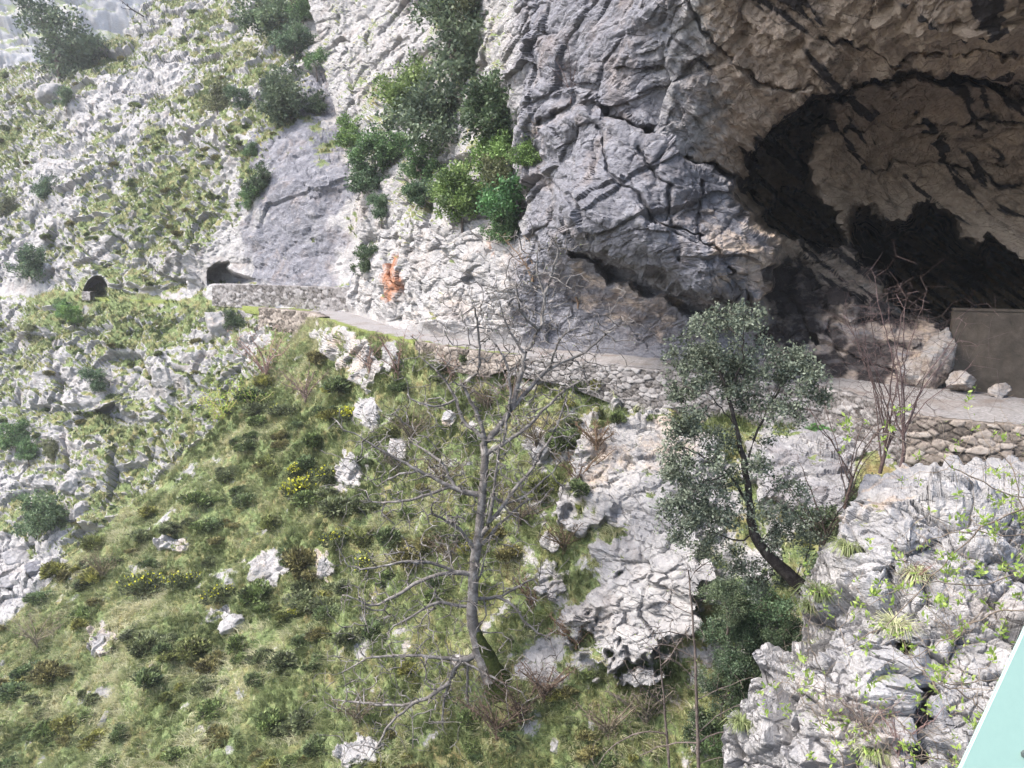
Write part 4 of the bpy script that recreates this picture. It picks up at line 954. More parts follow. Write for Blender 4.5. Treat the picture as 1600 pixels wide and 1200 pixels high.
# ------------------------------------------------------------------ holm oak
def holm_oak():
    rng = np.random.default_rng(51); d = 22.6; k = d/F
    base = unp(1262, 925, d); 
    tk = [unp(x, y, dd) for x, y, dd in [(1262, 925, d), (1235, 900, d-.1), (1200, 868, d-.2), (1176, 835, d-.2), (1172, 790, d-.1), (1166, 740, d), (1158, 700, d), (1148, 660, d), (1140, 625, d), (1128, 590, d), (1122, 560, d)]]
    brs = [[(1170, 790), (1140, 740), (1110, 715), (1080, 705)], [(1165, 740), (1175, 690), (1200, 640), (1215, 600), (1240, 570)], [(1150, 665), (1120, 630), (1090, 600)], [(1140, 625), (1160, 570), (1165, 520), (1160, 490)],
           [(1176, 835), (1150, 850), (1110, 830), (1070, 820)], [(1172, 800), (1200, 770), (1230, 760)], [(1240, 905), (1262, 870), (1270, 830), (1265, 800)], [(1185, 845), (1215, 815), (1250, 800)], [(1128, 590), (1100, 560), (1075, 530)], [(1200, 640), (1240, 620), (1275, 610)], [(1158, 700), (1110, 680), (1070, 650)], [(1205, 640), (1230, 590), (1260, 560)]]
    sk = Skel(); sk.line(bend(tk, 40, .012, rng)-base, -1)
    for b in brs:
        q = np.array(U(d, b, rng, 1.4))-base; i, _ = sk.nearest(q[0]); sk.line(bend(np.concatenate([[sk.p[i]], q[1:]]), 12, .02, rng)[1:], i)
    cl = [(1130, 505, 46, 26), (1165, 498, 34, 20), (1085, 545, 42, 34), (1130, 560, 55, 34), (1075, 600, 34, 34), (1110, 610, 34, 24), (1190, 560, 46, 34), (1235, 575, 46, 36), (1270, 600, 26, 26), (1210, 610, 40, 24), (1070, 650, 32, 36), (1075, 700, 36, 30), (1105, 670, 26, 22), (1060, 760, 34, 34), (1095, 770, 40, 30), (1075, 820, 38, 28), (1120, 820, 40, 28), (1060, 850, 22, 18), (1210, 650, 34, 22), (1190, 690, 22, 18), (1215, 745, 26, 22), (1215, 800, 34, 24), (1250, 815, 30, 26), (1265, 845, 22, 20), (1180, 905, 50, 26), (1215, 890, 30, 22), (1140, 750, 22, 20), (1250, 640, 22, 18), (1055, 720, 26, 40), (1060, 800, 30, 34), (1100, 850, 34, 22), (1130, 690, 20, 26), (1150, 590, 40, 22), (1060, 560, 26, 24), (1170, 630, 30, 20), (1110, 720, 30, 22), (1150, 800, 40, 24), (1215, 840, 30, 22), (1110, 790, 34, 22), (1280, 615, 22, 22), (1140, 870, 30, 18), (1180, 730, 24, 20), (1260, 770, 20, 20)]
    bl = []
    for (x, y, rx, ry) in cl:
        c = unp(x, y, d+rng.uniform(-1.1, 1.1))-base; bl.append((tuple(c), rx*k, rx*k*1.1, ry*k))
    pts = blob_points(bl, 1400, rng, .1, -.06, .6, 8)
    sk.grow(pts, .16, rng, .2, .1)
    r = sk.radii(.0045, .47); nt = 40; r[:nt] = np.maximum(r[:nt], np.interp(np.linspace(0, 1, nt), [0, .2, .4, .7, 1], [.22, .17, .12, .07, .03]))
    V, Fc = sk.tubes(r, 8)
    t = empty('evergreen_oak', tuple(base)); tag(t, 'dark evergreen oak with crooked black trunk leaning out beside the near rock', 'tree')
    link('trunk', mesh_np('trunk', V, Fc, M['bark_dark']), t)
    n = 60000; C = pts[rng.integers(0, len(pts), n)]+rng.normal(0, .10, (n, 3))
    C = C[fbm(C/.55, 3, 88) > -.08]; n = len(C)
    V, Fc = quads_leaves(C, .095, rng, .55)
    tn = np.clip(.46+.3*rng.normal(size=n)+.5*fbm(C/.8, 2, 89), 0, 1)
    link('crown', mesh_np('crown', V, Fc, M['holm'], False, {'tone': tonecol(tn)}), t)
holm_oak()

# ------------------------------------------------------------------ gorse and heath bushes on the slope
def bush_proto(seed, sprigs, lsize, mat, flowers=0, spread=1.0):
    rng = np.random.default_rng(seed); bl = []
    for k in range(rng.integers(6, 10)):
        a = rng.uniform(0, 6.28); rr = rng.uniform(0, .62); q = rng.uniform(.28, .46)
        bl.append(((rr*math.cos(a), rr*math.sin(a), .30+rng.uniform(0, .36)*(1-rr*.6)), q, q, q*.85))
    C = blob_points(bl, sprigs, rng, .45, -.3, .3, seed); C[:, 2] = np.maximum(C[:, 2], -.1)
    out = C-np.array([0, 0, .15]); out /= np.linalg.norm(out, axis=1, keepdims=True); out[:, 2] += .5
    V, Fc = quads_leaves(C, lsize, rng, .34, 1.3*out)
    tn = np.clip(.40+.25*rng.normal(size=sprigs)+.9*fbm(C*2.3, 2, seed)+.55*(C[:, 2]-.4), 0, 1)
    parts = [('foliage', mesh_np('foliage', V, Fc, mat, False, {'tone': tonecol(tn)}))]
    if flowers:
        k = rng.integers(0, sprigs, flowers*3); k = k[C[k, 2] > .42][:flowers]; D = C[k]+out[k]*lsize*.6
        V, Fc = quads_leaves(D, lsize*.55, rng, .9)
        parts.append(('flowers', mesh_np('flowers', V, Fc, M['flower'], False, {'tone': tonecol(rng.uniform(0, 1, len(D)))})))
    # stems
    sk = Skel(); sk.line([(0, 0, -.25), (0, 0, .05)], -1); sk.grow(C[rng.integers(0, sprigs, 60)], .14, rng, .2); r = sk.radii(.007, .5)
    V, Fc = sk.tubes(r, 4); parts.append(('stems', mesh_np('stems', V, Fc, M['bark_mid'])))
    return parts
GORSE = [bush_proto(200+i, 1900, .19, M['gorse']) for i in range(5)]
BLOOM = [bush_proto(220+i, 1800, .19, M['gorse'], 520) for i in range(2)]
BLOOM2 = [bush_proto(230, 1800, .19, M['gorse'], 120)]
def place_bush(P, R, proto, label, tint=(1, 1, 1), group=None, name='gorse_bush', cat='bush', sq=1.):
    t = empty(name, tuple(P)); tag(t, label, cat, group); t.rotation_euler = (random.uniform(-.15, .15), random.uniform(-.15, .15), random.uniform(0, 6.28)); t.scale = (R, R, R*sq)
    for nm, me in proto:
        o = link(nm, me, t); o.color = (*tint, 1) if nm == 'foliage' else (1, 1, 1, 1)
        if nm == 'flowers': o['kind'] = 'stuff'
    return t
USED = []
def bush_px(x, y, rpx, proto, label, tint=(1, 1, 1), group=None, **kw):
    P, n = surf('grassy_slope', x, y+rpx*.45); R = 1.3*rpx*P[1]/F; USED.append((P, R))
    place_bush(P+np.array([0, 0, .08*R]), R, proto, label, tint, group, **kw)
BG = 'gorse in yellow bloom on the slope'
for (x, y, r, pr, lab) in [
 (466, 768, 26, BLOOM[0], 'gorse bush covered in bright yellow bloom, largest of the blooming ones'),
 (461, 738, 17, BLOOM[1], 'small yellow gorse just above the largest blooming bush'),
 (540, 655, 20, BLOOM[1], 'yellow flecked gorse beside the pale rock below the trail bend'),
 (225, 915, 28, BLOOM2[0], 'yellow tipped gorse with a dark base on the lower left slope'),
 (285, 908, 22, BLOOM2[0], 'yellow tipped gorse right of its dark based twin'),
 (345, 930, 22, BLOOM2[0], 'yellow green gorse above the flat grey boulder'),
 (463, 955, 12, BLOOM[0], 'tiny yellow gorse tuft low on the slope'),
 (435, 640, 12, BLOOM2[0], 'small yellowish gorse near the grey leafless bush'),
 (525, 845, 22, BLOOM2[0], 'yellow green gorse left of the tall bare tree'),
 (570, 880, 22, BLOOM2[0], 'second yellow green gorse nearest the low branches of the bare tree'),
 (505, 745, 22, BLOOM2[0], 'half blooming gorse right of the brightest yellow bush'),
 (112, 505, 10, BLOOM[1], 'yellow gorse spot far below the tunnel mouth')]:
    if y == 505:
        P, n = surf('mountainside', x, y); place_bush(P, r*P[1]/F, pr, lab, group=BG)
    else: bush_px(x, y, r, pr, lab, group=BG)
OLIVE = (1, 1, 1); BROWN = (1.25, 1.0, .85); GREENB = (.97, 1.1, .8)
SHARED = 'dark olive gorse bush among grass on the open spur slope'
hand = [(275, 820, 26), (235, 880, 20), (155, 845, 18), (75, 1050, 20), (72, 1140, 24), (140, 1090, 18), (185, 1145, 20), (230, 1005, 26), (255, 1015, 16), (300, 1010, 26), (330, 1040, 22), (370, 1010, 20), (315, 1075, 26), (400, 1060, 26), (440, 1030, 22), (225, 1060, 24), (260, 1090, 20), (345, 1150, 22), (420, 1130, 20), (480, 1125, 24), (495, 1165, 20), (480, 940, 26), (510, 960, 26), (440, 960, 20), (470, 880, 24), (400, 930, 22), (330, 880, 20), (385, 780, 24), (350, 745, 22), (390, 695, 24), (420, 720, 22), (440, 680, 22), (490, 690, 26), (520, 790, 26), (560, 720, 20), (580, 790, 24), (610, 840, 26), (560, 840, 26), (640, 870, 26), (600, 900, 22), (540, 920, 22), (500, 1030, 26), (545, 990, 22), (470, 1000, 24), (420, 820, 20), (360, 820, 18), (310, 780, 18), (455, 640, 22), (500, 640, 20), (400, 640, 18), (530, 600, 18), (640, 660, 20), (660, 760, 22), (640, 800, 22), (690, 840, 22), (870, 680, 24), (890, 660, 18), (900, 760, 20), (840, 760, 20), (400, 1180, 20), (130, 960, 18), (50, 1090, 18), (165, 880, 14)]
for i, (x, y, r) in enumerate(hand):
    tn = [OLIVE, (.85, .95, .85), BROWN, GREENB, (1.2, 1.15, .85)][[0, 1, 4, 2, 3, 0, 1][i % 7]]; r *= random.uniform(.65, 1.3)
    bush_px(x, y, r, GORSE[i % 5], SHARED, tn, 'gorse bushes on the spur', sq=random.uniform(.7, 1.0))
    for q in range(random.choice((0, 1, 1, 2))):
        a = random.uniform(0, 6.28); bush_px(x+math.cos(a)*r*1.15, y+math.sin(a)*r*.7, r*random.uniform(.45, .85), GORSE[(i+q+1) % 5], SHARED, tn, 'gorse bushes on the spur', sq=random.uniform(.6, .95))
# random ones fill in
S = SHEETS['grassy_slope']; qx, qy = proj(S['P']); S['q'] = (qx, qy)
cand = np.argwhere((S['m'][..., 0] > .75) & (qx > -20) & (qx < 1000) & (qy > 560) & (qy < 1230))
RNG.shuffle(cand); got = 0
hv = fbm(S['P']/6., 2, 120)+.10*sst(560, 200, qx+.0*qy)*sst(700, 900, qy)
for (i, j) in cand:
    if got >= 135: break
    P = S['P'][i, j]; x, y = qx[i, j], qy[i, j]
    if hv[i, j] < .02 and random.random() < .88: continue
    if 650 < x < 850 and 980 < y < 1130: continue
    r = 10+22*random.random()**1.7*(1. if y > 700 else .8); R = r*P[1]/F
    if any(np.linalg.norm(P-p) < .42*(R+q) for p, q in USED): continue
    USED.append((P, R)); got += 1
    place_bush(P+np.array([0, 0, .05*R]), R*1.25, GORSE[got % 5], SHARED, [OLIVE, BROWN, (.8, .95, .85), GREENB, (1.5, 1.3, .8)][got % 5], 'gorse bushes on the spur', sq=random.uniform(.5, .85))
# heath on the far mountainside
S = SHEETS['mountainside']; qx, qy = proj(S['P']); S['q'] = (qx, qy)
cand = np.argwhere((S['m'][..., 0] > .62) & (qx > -20) & (qx < 560) & (qy > 20) & (qy < 900)); RNG.shuffle(cand); got = 0; UM = []
hv = fbm(S['P']/14., 2, 121)
for (i, j) in cand:
    if got >= 210: break
    P = S['P'][i, j]
    if hv[i, j] < 0 and random.random() < .7: continue
    if abs(qy[i, j]-interp(OUTER, qx[i, j])) < 9: continue
    if (105 < qx[i, j] < 185 and 420 < qy[i, j] < 478) or (318 < qx[i, j] < 560 and 400 < qy[i, j] < 480): continue
    R = random.uniform(6, 13)*P[1]/F
    if any(np.linalg.norm(P-p) < 1.3*R for p in UM): continue
    UM.append(P); got += 1
    place_bush(P-np.array([0, 0, .2*R]), R, GORSE[got % 5], 'small heath bush on the turf of the far mountainside', [(.8, .85, .7), (.7, .85, .75), BROWN, (1., 1.1, .7)][got % 4], 'heath bushes on the far mountainside', name='heath_bush', sq=.75)
for x, y, r, lab in [(905, 605, 16, 'olive bush at the left start of the stone faced wall'), (965, 655, 15, 'olive bush at the wall foot above the pale outcrop'), (1015, 655, 12, 'small olive bush at the wall foot nearest the oak crown'), (880, 690, 24, 'dark olive bush left of the pale outcrop'), (730, 560, 14, 'small bush overhanging the mossy low wall')]:
    bush_px(x, y, r, GORSE[int(x) % 5], lab, (.85, .95, .75), 'bushes along the trail wall', name='bush')
# dark shrubs in the gully
GS = 'dark shrubs in the gully by the near rock'
for k, (x, y, r, tint, lab) in enumerate([
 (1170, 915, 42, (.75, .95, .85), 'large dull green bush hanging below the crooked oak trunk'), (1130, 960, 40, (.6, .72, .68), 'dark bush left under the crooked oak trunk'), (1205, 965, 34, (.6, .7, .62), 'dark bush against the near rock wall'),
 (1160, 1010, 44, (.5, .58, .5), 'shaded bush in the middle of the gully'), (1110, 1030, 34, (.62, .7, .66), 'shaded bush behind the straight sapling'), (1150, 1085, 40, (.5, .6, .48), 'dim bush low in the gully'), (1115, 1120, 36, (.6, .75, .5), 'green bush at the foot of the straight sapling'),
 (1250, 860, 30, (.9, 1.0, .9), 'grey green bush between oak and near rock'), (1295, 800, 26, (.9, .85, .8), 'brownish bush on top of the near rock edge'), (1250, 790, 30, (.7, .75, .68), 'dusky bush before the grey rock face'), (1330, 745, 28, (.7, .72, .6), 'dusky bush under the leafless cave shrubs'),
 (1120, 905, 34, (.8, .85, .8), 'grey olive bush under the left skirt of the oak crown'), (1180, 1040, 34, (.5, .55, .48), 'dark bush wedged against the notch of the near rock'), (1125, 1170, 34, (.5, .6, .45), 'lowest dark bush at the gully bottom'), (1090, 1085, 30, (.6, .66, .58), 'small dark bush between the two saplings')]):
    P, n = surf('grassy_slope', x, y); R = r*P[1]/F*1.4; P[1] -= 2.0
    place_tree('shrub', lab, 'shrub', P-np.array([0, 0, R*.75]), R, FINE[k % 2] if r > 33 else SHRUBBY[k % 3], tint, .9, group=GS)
# ivy and fresh green clumps on the wall foot
for k, (x, y, r, tint, lab) in enumerate([(1285, 650, 16, (.9, 1.9, .8), 'green ivy clump at the foot of the long retaining wall'), (1310, 662, 18, (.9, 1.9, .8), 'brighter ivy clump right of the first on the wall foot'), (1265, 640, 12, (1, 1.7, .9), 'smallest ivy clump on the wall next to the oak crown')]):
    P, n = surf('grassy_slope', x, y+8); R = r*P[1]/F; place_tree('ivy_clump', lab, 'ivy', P-np.array([0, .5, R*.9]), R, SHRUBBY[k % 3], tint, .8, group='ivy clumps on the retaining wall')

# ------------------------------------------------------------------ boulders
def boulder_mesh(seed, asp, tan=.1, cool=.3, grass=0., stain=-.2):
    rng = np.random.default_rng(seed); n, m = 46, 70
    th = np.linspace(.02, math.pi-.02, n); ph = np.linspace(0, 2*math.pi, m+1)[:-1]; T, Ph = np.meshgrid(th, ph, indexing='ij')
    D = np.stack([np.sin(T)*np.cos(Ph), np.sin(T)*np.sin(Ph), np.cos(T)], -1)
    pn = rng.normal(0, 1, (16, 3)); pn /= np.linalg.norm(pn, axis=1, keepdims=True); pd = rng.uniform(.55, .95, 16)
    r = np.min(np.where((D@pn.T) > .05, pd/np.maximum(D@pn.T, .05), 9), -1); r = np.minimum(r, 1.15)
    r = r*(1+.12*fbm(D*2.5+seed, 4, seed))-.03*np.exp(-(worley(D*2.4+seed, seed)[1]-worley(D*2.4+seed, seed)[0])*12)
    P = D*r[..., None]*np.array(asp)
    i = np.arange(n*m).reshape(n, m); nx = np.roll(i, -1, 1)
    f = np.stack([i[:-1], i[1:], nx[1:], nx[:-1]], -1).reshape(-1, 4)
    c = np.tile(np.array([grass, tan, stain, cool]), (n*m, 1)); c[:, 0] += .0
    return mesh_np('boulder', P.reshape(-1, 3), f, M['rock'], True, {'mask': c, 'mask2': np.zeros((n*m, 4))})
def boulder(sheet, x, y, w, h, label, seed, tan=.1, cool=.3, tilt=0., group=None, sink=.75):
    P, n = surf(sheet, x, y); k = P[1]/F
    o = link('boulder', boulder_mesh(seed, (w*k*.55, w*k*.5, h*k*.6), tan, cool)); o.location = P-n*sink*.3*w*k; o.rotation_euler = (0, tilt, random.uniform(-.4, .4))
    tag(o, label, 'boulder', group)
BO = 'boulders on the slopes'
for a in [('mountainside', 330, 512, 62, 56, 'big pinkish triangular boulder below the far trail', 301, .3, .1, .2), ('mountainside', 82, 148, 50, 42, 'large pale boulder beneath the round dark tree', 302, .05, .35, .1),
          ('mountainside', 143, 602, 30, 28, 'pale boulder next to the upright blue green shrub', 303, .05, .2, 0), ('mountainside', 125, 800, 34, 46, 'tall pale boulder above the stream beside the hazy tree', 304, .05, .25, 0), ('mountainside', 110, 765, 40, 34, 'blocky pale boulder uphill of the stream', 305, .1, .2, 0),
          ('mountainside', 35, 858, 60, 30, 'white flat stream boulder at the left edge', 306, 0, .5, 0), ('mountainside', 10, 905, 46, 26, 'white boulder in the stream bed below the flat one', 307, 0, .5, 0), ('mountainside', 52, 890, 34, 22, 'grey wet stone between the white stream boulders', 308, 0, .9, 0), ('mountainside', 22, 935, 60, 26, 'low white stream boulder nearest the grassy crest', 309, 0, .5, 0), ('mountainside', 75, 918, 30, 16, 'small white stream stone touching the grassy crest', 315, 0, .4, 0),
          ('grassy_slope', 865, 1160, 34, 38, 'rounded white boulder alone in the grass at the bottom', 310, 0, .2, .3), ('grassy_slope', 920, 1128, 40, 18, 'flat white stone right above the rounded boulder', 311, 0, .2, .1), ('grassy_slope', 285, 838, 34, 12, 'flat slanting slab poking out under a gorse bush', 312, .1, .2, -.4),
          ('grassy_slope', 5, 1035, 16, 18, 'small pale stone at the left edge of the slope', 313, 0, .2, 0), ('grassy_slope', 108, 897, 26, 14, 'flat pale stone on the crest near the stream', 314, .05, .2, -.4), ('grassy_slope', 410, 888, 44, 34, 'craggy brownish boulder in the middle of the slope', 316, .35, .2, -.4), ('grassy_slope', 355, 968, 40, 26, 'grey boulder among gorse below the craggy brownish one', 317, .15, .3, -.2), ('grassy_slope', 152, 1005, 30, 40, 'leaning grey boulder on the lower left slope', 318, .2, .3, .3), ('grassy_slope', 160, 1125, 24, 26, 'brownish boulder low on the left slope', 319, .35, .2, 0), ('grassy_slope', 548, 740, 28, 36, 'pale boulder between gorse left of the bare tree branches', 320, .1, .2, .2), ('grassy_slope', 500, 885, 22, 34, 'narrow upright boulder among gorse', 321, .3, .2, .2), ('grassy_slope', 575, 640, 34, 48, 'tall pale boulder under the twig thicket', 322, .1, .2, .1), ('grassy_slope', 700, 652, 24, 18, 'small white stone behind the bare tree fork', 323, 0, .2, 0), ('grassy_slope', 848, 705, 26, 38, 'tilted grey boulder right of the bare tree', 324, .1, .3, .3)]:
    s_, x, y, w, h, lab, sd, tn, cl, ti = a; boulder(s_, x, y, w, h, lab, sd, tn, cl, ti, BO)
for x, y, d, w, h, lab, sd, ti in [(1462, 566, 36.6, 2.0, 3.0, 'tall leaning brown rock against the left end of the concrete wall', 340, .5), (1500, 598, 35.2, 1.5, .9, 'low brown rock at the foot of the concrete wall', 341, .2), (1425, 585, 37, 1.6, 1.5, 'brown rock left of the tall leaning one at the cave wall', 342, -.3), (1560, 612, 34.3, 1.2, .6, 'small dark rock on the cave floor before the concrete wall', 343, .1)]:
    o = link('boulder', boulder_mesh(sd, (w*.5, w*.45, h*.55), .5, 0, 0, .42)); o.location = unp(x, y, d); o.rotation_euler = (0, ti, sd); tag(o, lab, 'boulder', 'rocks on the cave floor')
for k, (x, y, h, lab, tn) in enumerate([(815, 1130, 95, 'dark brown thicket at the right of the mossy tree foot', (.55, .42, .38)), (775, 1150, 80, 'brown tangled thicket right below the mossy tree foot', (.7, .52, .45)), (850, 1090, 70, 'reddish brown thicket uphill of the dark one by the mossy foot', (.8, .58, .5)), (900, 760, 70, 'rusty thicket beside the pale outcrop', (.85, .62, .5)), (840, 700, 70, 'dull brown thicket right of the bare tree limbs', (.75, .62, .52)), (950, 1150, 70, 'straw brown thicket near the flat white stone', (1., .85, .7)), (1010, 1130, 90, 'greyish thicket left of the saplings', (.9, .8, .72)), (640, 690, 60, 'greyish brown thicket left of the bare tree limbs', (.85, .72, .62)),
  (690, 760, 60, 'brown thicket crossing the lower limbs of the bare tree', (.8, .66, .55)), (810, 820, 70, 'dark twig thicket close behind the bare trunk', (.7, .58, .5)), (880, 860, 60, 'brown thicket under the left edge of the outcrop', (.85, .65, .5)), (700, 880, 50, 'low brown thicket left of the bare trunk', (.75, .6, .5)), (830, 950, 60, 'reddish thicket below the right low branch', (.85, .6, .48)), (620, 740, 55, 'grey brown thicket among gorse left of the limbs', (.85, .75, .68)), (760, 640, 55, 'rosy thicket behind the bare tree fork', (.95, .76, .7)), (930, 700, 45, 'rusty thicket on top of the pale outcrop', (.9, .65, .5)), (560, 1130, 60, 'straw thicket at the lower branch tip', (1., .85, .68)), (900, 1010, 55, 'rust coloured thicket at the outcrop foot', (.9, .62, .46)), (160, 900, 45, 'straw brown thicket near the crest stones', (1.1, .95, .7)), (60, 1010, 60, 'bleached thicket on the lower left crest', (1.2, 1.05, .85))]):
    bare_shrub(x, y, h, 'grassy_slope', lab, 'twig', 750+k, 16, 700, .0105, .85, group='brown thickets on the slope', tint=(tn[0]*.82, tn[1], tn[2]*.98), power=.36)

# ------------------------------------------------------------------ grass
def grass_on(sheet, n, blades, hgt, wid, sel, seed, name, tonebias=0., dry=None):
    rng = np.random.default_rng(seed); S = SHEETS[sheet]; P = S['P']; qx, qy = proj(P)
    du = np.gradient(P, axis=1); dv = np.gradient(P, axis=0); A = np.linalg.norm(np.cross(du, dv), axis=-1)
    w = A*np.clip((S['m'][..., 0]-.45)*2.2, 0, 1)*sel(qx, qy)*np.clip(.75+1.1*fbm(P/1.3, 3, seed), .05, 2); w = w.ravel(); w /= w.sum()
    k = rng.choice(len(w), n, p=w); C = P.reshape(-1, 3)[k]; N = S['n'].reshape(-1, 3)[k]
    gx = np.stack([N[:, 0], N[:, 1], np.zeros(n)], -1); gx /= np.linalg.norm(gx, axis=1, keepdims=True)+1e-9
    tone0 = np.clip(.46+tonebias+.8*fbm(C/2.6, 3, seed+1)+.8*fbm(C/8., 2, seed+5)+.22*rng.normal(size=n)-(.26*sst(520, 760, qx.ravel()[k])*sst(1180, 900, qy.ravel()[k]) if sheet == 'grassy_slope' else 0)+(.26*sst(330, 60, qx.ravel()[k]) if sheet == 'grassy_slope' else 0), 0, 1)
    C = np.repeat(C, blades, 0)+rng.normal(0, .05, (n*blades, 3))*np.array([1, 1, .2]); G = np.repeat(gx, blades, 0); tn = np.clip(np.repeat(tone0, blades)+rng.normal(0, .1, n*blades), 0, 1)
    m = n*blades; h = hgt*rng.uniform(.5, 1.3, m)[:, None]; a = rng.normal(0, .55, (m, 3)); a[:, 2] = 0
    up = np.array([0, 0, 1.]); mid = C+h*.62*(up*.9+G*.35+a*.45); tip = C+h*(up*.75+G*.85+a*.9)
    side = np.cross(tip-C, up); side += rng.normal(0, .2, (m, 3))*h; side /= np.linalg.norm(side, axis=1, keepdims=True)+1e-9; side *= wid*rng.uniform(.7, 1.3, m)[:, None]
    V = np.stack([C-side-up*.04, C+side-up*.04, mid+side*.7, mid-side*.7, tip], 1).reshape(-1, 3); b = np.arange(m)*5
    F3 = np.concatenate([np.stack([b, b+1, b+2], -1), np.stack([b, b+2, b+3], -1), np.stack([b+3, b+2, b+4], -1)])
    o = link(name, mesh_np(name, V, F3, M['grass'], True, {'tone': np.repeat(np.stack([tn]*3, -1), 5, 0)})); tag(o, 'long green and straw coloured grass covering the open slope', 'grass', kind='stuff'); return o
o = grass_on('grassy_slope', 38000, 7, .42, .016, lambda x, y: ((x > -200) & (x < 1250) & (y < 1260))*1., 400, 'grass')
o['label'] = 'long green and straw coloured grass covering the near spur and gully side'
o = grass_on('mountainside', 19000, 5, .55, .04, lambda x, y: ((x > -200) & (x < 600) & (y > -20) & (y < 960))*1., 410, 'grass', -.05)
o['label'] = 'short olive turf grass on the ledges of the far mountainside'
def tussock(x, y, rpx, sheet, label, tone, seed, n=260):
    rng = np.random.default_rng(seed); P, nn = surf(sheet, x, y); R = rpx*P[1]/F
    a = rng.uniform(0, 6.28, n); q = rng.uniform(.1, 1, n)**.6
    C = np.stack([np.cos(a)*q*.18, np.sin(a)*q*.18, 0*a], -1)*R; dirv = np.stack([np.cos(a)*q, np.sin(a)*q, 0*a], -1)
    h = R*rng.uniform(.7, 1.3, n)[:, None]; up = np.array([0, 0, 1.])
    p1 = C+h*(.35*dirv+.65*up); p2 = C+h*(.8*dirv+.75*up); p3 = C+h*(1.25*dirv+.35*up)
    sd = np.stack([-np.sin(a), np.cos(a), 0*a], -1)*.011
    V = np.stack([C-sd, C+sd, p1+sd, p1-sd, p2+sd*.7, p2-sd*.7, p3+sd*.2, p3-sd*.2], 1).reshape(-1, 3); b = np.arange(n)*8
    f = np.concatenate([np.stack([b, b+1, b+2, b+3], -1), np.stack([b+3, b+2, b+4, b+5], -1), np.stack([b+5, b+4, b+6, b+7], -1)])
    tn = np.clip(tone+rng.normal(0, .15, n), 0, 1)
    o = link('grass_tussock', mesh_np('grass_tussock', V, f, M['grass'], True, {'tone': np.repeat(np.stack([tn]*3, -1), 8, 0)})); o.location = P-np.array([0, .05, .05]); tag(o, label, 'grass', 'grass tussocks on the near rock')
for k, a in enumerate([(1322, 862, 40, 'straw tipped tussock on the upper edge of the near rock', .6), (1275, 935, 44, 'green mossy tussock by the oak foot', .25), (1262, 955, 30, 'smaller green tussock just below the oak foot tussock', .3), (1155, 1135, 34, 'pale green tussock low on the left edge of the near rock', .45), (1395, 985, 46, 'dry straw tussock in the middle of the near rock', .9), (1360, 1180, 46, 'dry tussock at the bottom of the near rock', .75), (1430, 905, 36, 'brown tussock in the nook of the near rock', .85)]):
    tussock(a[0], a[1], a[2]*.7, 'near_rock', a[3], a[4]-.2, 500+k, 190)

# ------------------------------------------------------------------ twigs with fresh leaves before the near rock
def leafy_spray(pts, d, label, seed, leaves=150, mat='twig', tipn=40, spread=.35, tint=(1.1, 1.1, .95), group='leafy sprays before the near rock', r0=.012, ls=.062):
    rng = np.random.default_rng(seed); P = U(d, pts, rng, .6); base = np.array(P[0]); sk = Skel()
    sk.line(bend(P, 22, .012, rng)-base, -1); A = np.array(sk.p)
    k = rng.integers(4, 22, tipn); off = rng.normal(0, 1, (tipn, 3)); off[:, 2] += .2
    sk.grow(A[k]+off/np.linalg.norm(off, axis=1, keepdims=True)*spread*rng.uniform(.25, 1, (tipn, 1)), .09, rng, .22)
    r = sk.radii(.0022, .42); V, Fc = sk.tubes(r, 5)
    t = empty('leafy_shrub', tuple(base)); tag(t, label, 'shrub', group)
    o = link('branch', mesh_np('branch', V, Fc, M[mat]), t); o.color = (*tint, 1)
    ids = [i for i in range(len(sk.p)) if sk.cnt[i] <= 2]; T = np.array([sk.p[i] for i in ids])
    cl = T[rng.integers(0, len(T), max(8, leaves//7))]
    C = cl[rng.integers(0, len(cl), leaves)]+rng.normal(0, .022, (leaves, 3))
    V, Fc = quads_leaves(C, ls, rng, .42, np.tile(np.array([0, 0, .5]), (leaves, 1)))
    link('leaves', mesh_np('leaves', V, Fc, M['lime'], False, {'tone': tonecol(rng.uniform(0, 1, leaves))}), t)
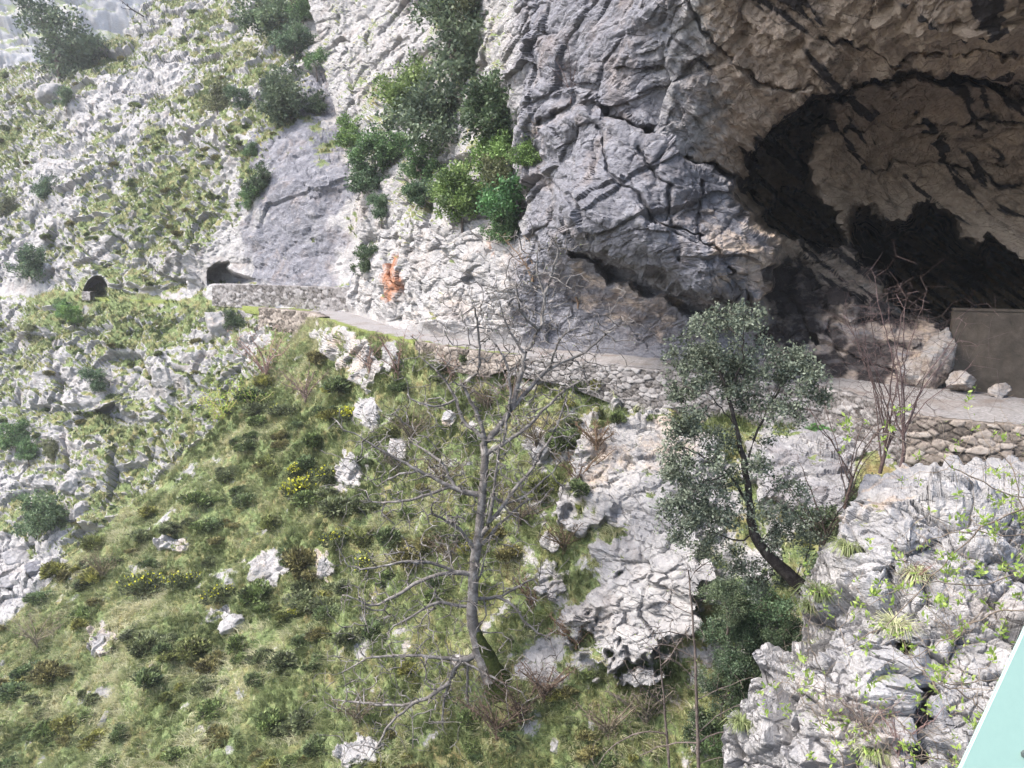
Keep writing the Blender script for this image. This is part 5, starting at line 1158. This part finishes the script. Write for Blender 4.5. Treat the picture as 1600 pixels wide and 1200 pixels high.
for k, (pts, d, lab, lv) in enumerate([
 ([(1690, 800), (1600, 778), (1554, 764), (1505, 743), (1467, 715), (1425, 697), (1372, 673), (1335, 678)], 9, 'longest leafy spray reaching left across the gravel ledge', 260),
 ([(1680, 900), (1600, 800), (1586, 735), (1545, 690), (1520, 664)], 9, 'leafy twig rising over the gravel ledge', 130),
 ([(1660, 720), (1610, 690), (1570, 672)], 9, 'short leafy twig at the right edge by the low wall', 70),
 ([(1700, 760), (1600, 790), (1530, 826), (1470, 880), (1421, 948), (1372, 980), (1320, 1012)], 8.5, 'long thorny spray slanting down over the near rock', 260),
 ([(1700, 830), (1600, 838), (1500, 828), (1440, 850), (1405, 870)], 8.5, 'leafy spray crossing the shadowed nook', 200),
 ([(1700, 880), (1600, 890), (1540, 915), (1490, 915), (1430, 905), (1375, 935)], 8, 'dense leafy spray over the middle of the near rock', 280),
 ([(1660, 960), (1570, 950), (1510, 980), (1460, 1010), (1415, 1030)], 8, 'leafy spray hanging toward the mossy crack', 180),
 ([(1560, 1130), (1500, 1080), (1450, 1060), (1420, 1030), (1412, 1000)], 8, 'upright leafy sprig by the mossy crack', 120),
 ([(1400, 1250), (1370, 1150), (1310, 1090), (1260, 1070), (1215, 1060)], 8.5, 'leafy tangle over the lower left of the near rock', 260),
 ([(1330, 1240), (1310, 1160), (1270, 1110), (1240, 1075)], 8.5, 'leafy twig rising low on the near rock', 130),
 ([(1290, 1060), (1262, 1000), (1268, 950), (1262, 900)], 12, 'slim leafy shoot before the oak trunk', 70),
 ([(1540, 1240), (1490, 1190), (1440, 1180), (1400, 1190)], 7.5, 'leafy spray at the bottom beside the green railing', 180),
 ([(1640, 1030), (1560, 1060), (1500, 1070), (1440, 1065)], 8, 'leafy spray left of the green railing edge', 150),
 ([(1450, 1180), (1400, 1120), (1385, 1115), (1350, 1125)], 8.2, 'sparse leafy sprig among bare tangled stems', 60)]):
    leafy_spray(pts, d, lab, 600+k, int(lv*1.15), tipn=80, spread=.5)
for k, (x, y, h, lab, t_) in enumerate([(1400, 1180, 110, 'tangled grey leafless heath in the lower middle of the near rock', (.9, .75, .75)), (1350, 1150, 90, 'grey leafless heath left of the tangled one', (.85, .8, .78)), (1440, 1150, 80, 'brown leafless heath beside the mossy crack', (.95, .75, .68)), (1420, 915, 50, 'rusty leafless heath in the nook of the near rock', (.95, .7, .65)), (1490, 1000, 70, 'grey green wispy heath on the right of the near rock', (1.0, 1.05, .95))]):
    bare_shrub(x, y, h, 'near_rock', lab, 'twig', 700+k, 14, 260, .004, .75, group='leafless heath on the near rock', tint=t_, power=.4)

# ------------------------------------------------------------------ dead branch near the skyline
bare_tree('dead_branch', 'dead dark branch lying on the skyline turf', [unp(225, 26, 165), unp(205, 14, 164.5), unp(188, 0, 164)], [[unp(205, 14, 164.5), unp(196, 14, 164), unp(190, 12, 163.8)]], 12, 1.2, .05, .5, 'bark_dark', 801, 'branch', sides=5)

# ------------------------------------------------------------------ light, air, camera
def haze():
    import bmesh
    bm = bmesh.new(); bmesh.ops.create_cube(bm, size=1)
    allz = [c['P'] for c in SHEETS.values()]; lo = min(p[..., 2].min() for p in allz)-4; hi = max(p[..., 2].max() for p in allz)+12
    xx = max(np.abs(p[..., 0]).max() for p in allz)+60; yy = max(p[..., 1].max() for p in allz)+90
    for v in bm.verts: v.co = (v.co.x*2*xx, -40+(v.co.y+.5)*(yy+40), lo-20+(v.co.z+.5)*(hi-lo+20))
    me = bpy.data.meshes.new('haze'); bm.to_mesh(me); bm.free()
    m = bpy.data.materials.new('thin_air'); m.use_nodes = True; nt = m.node_tree; nt.nodes.clear()
    out = nt.nodes.new('ShaderNodeOutputMaterial'); pv = nt.nodes.new('ShaderNodeVolumePrincipled')
    pv.inputs['Color'].default_value = (.95, .97, 1, 1); pv.inputs['Density'].default_value = HAZE; pv.inputs['Anisotropy'].default_value = .3
    nt.links.new(pv.outputs[0], out.inputs['Volume']); me.materials.append(m)
    tag(link('haze', me), kind='stuff')
HAZE = .00035
haze()
w = bpy.data.worlds.new('World'); scene.world = w; w.use_nodes = True; nt = w.node_tree
bg = [n for n in nt.nodes if n.type == 'BACKGROUND'][0]
sky = nt.nodes.new('ShaderNodeTexSky'); sky.sky_type = 'NISHITA'; sky.sun_disc = False
SUN_EL, SUN_AZ = math.radians(52), math.radians(-105)   # azimuth measured from straight ahead (+Y), negative to the left
sky.sun_elevation = SUN_EL; sky.sun_rotation = SUN_AZ; sky.air_density = 1.; sky.dust_density = 3.
nt.links.new(sky.outputs[0], bg.inputs[0]); bg.inputs[1].default_value = .125
sd = bpy.data.lights.new('sun', 'SUN'); sd.energy = 1.55; sd.angle = math.radians(20); sd.color = (1, .95, .88)
so = bpy.data.objects.new('sun', sd); COL.objects.link(so)
from mathutils import Vector
ds = Vector((math.sin(SUN_AZ)*math.cos(SUN_EL), math.cos(SUN_AZ)*math.cos(SUN_EL), math.sin(SUN_EL)))
so.rotation_euler = ds.to_track_quat('Z', 'Y').to_euler(); so.location = ds*200
cam = bpy.data.cameras.new('camera'); cam.sensor_width = 36; cam.lens = F/1600*36; cam.clip_end = 5000; cam.clip_start = .05
co = bpy.data.objects.new('camera', cam); COL.objects.link(co); co.rotation_euler = (math.pi/2-TILT, 0, 0); scene.camera = co
vs = scene.view_settings; vs.view_transform = 'Standard'; vs.look = 'None'; vs.exposure = 1.98; vs.gamma = 1
scene.cycles.max_bounces = 6; scene.cycles.diffuse_bounces = 4; scene.cycles.use_denoising = True
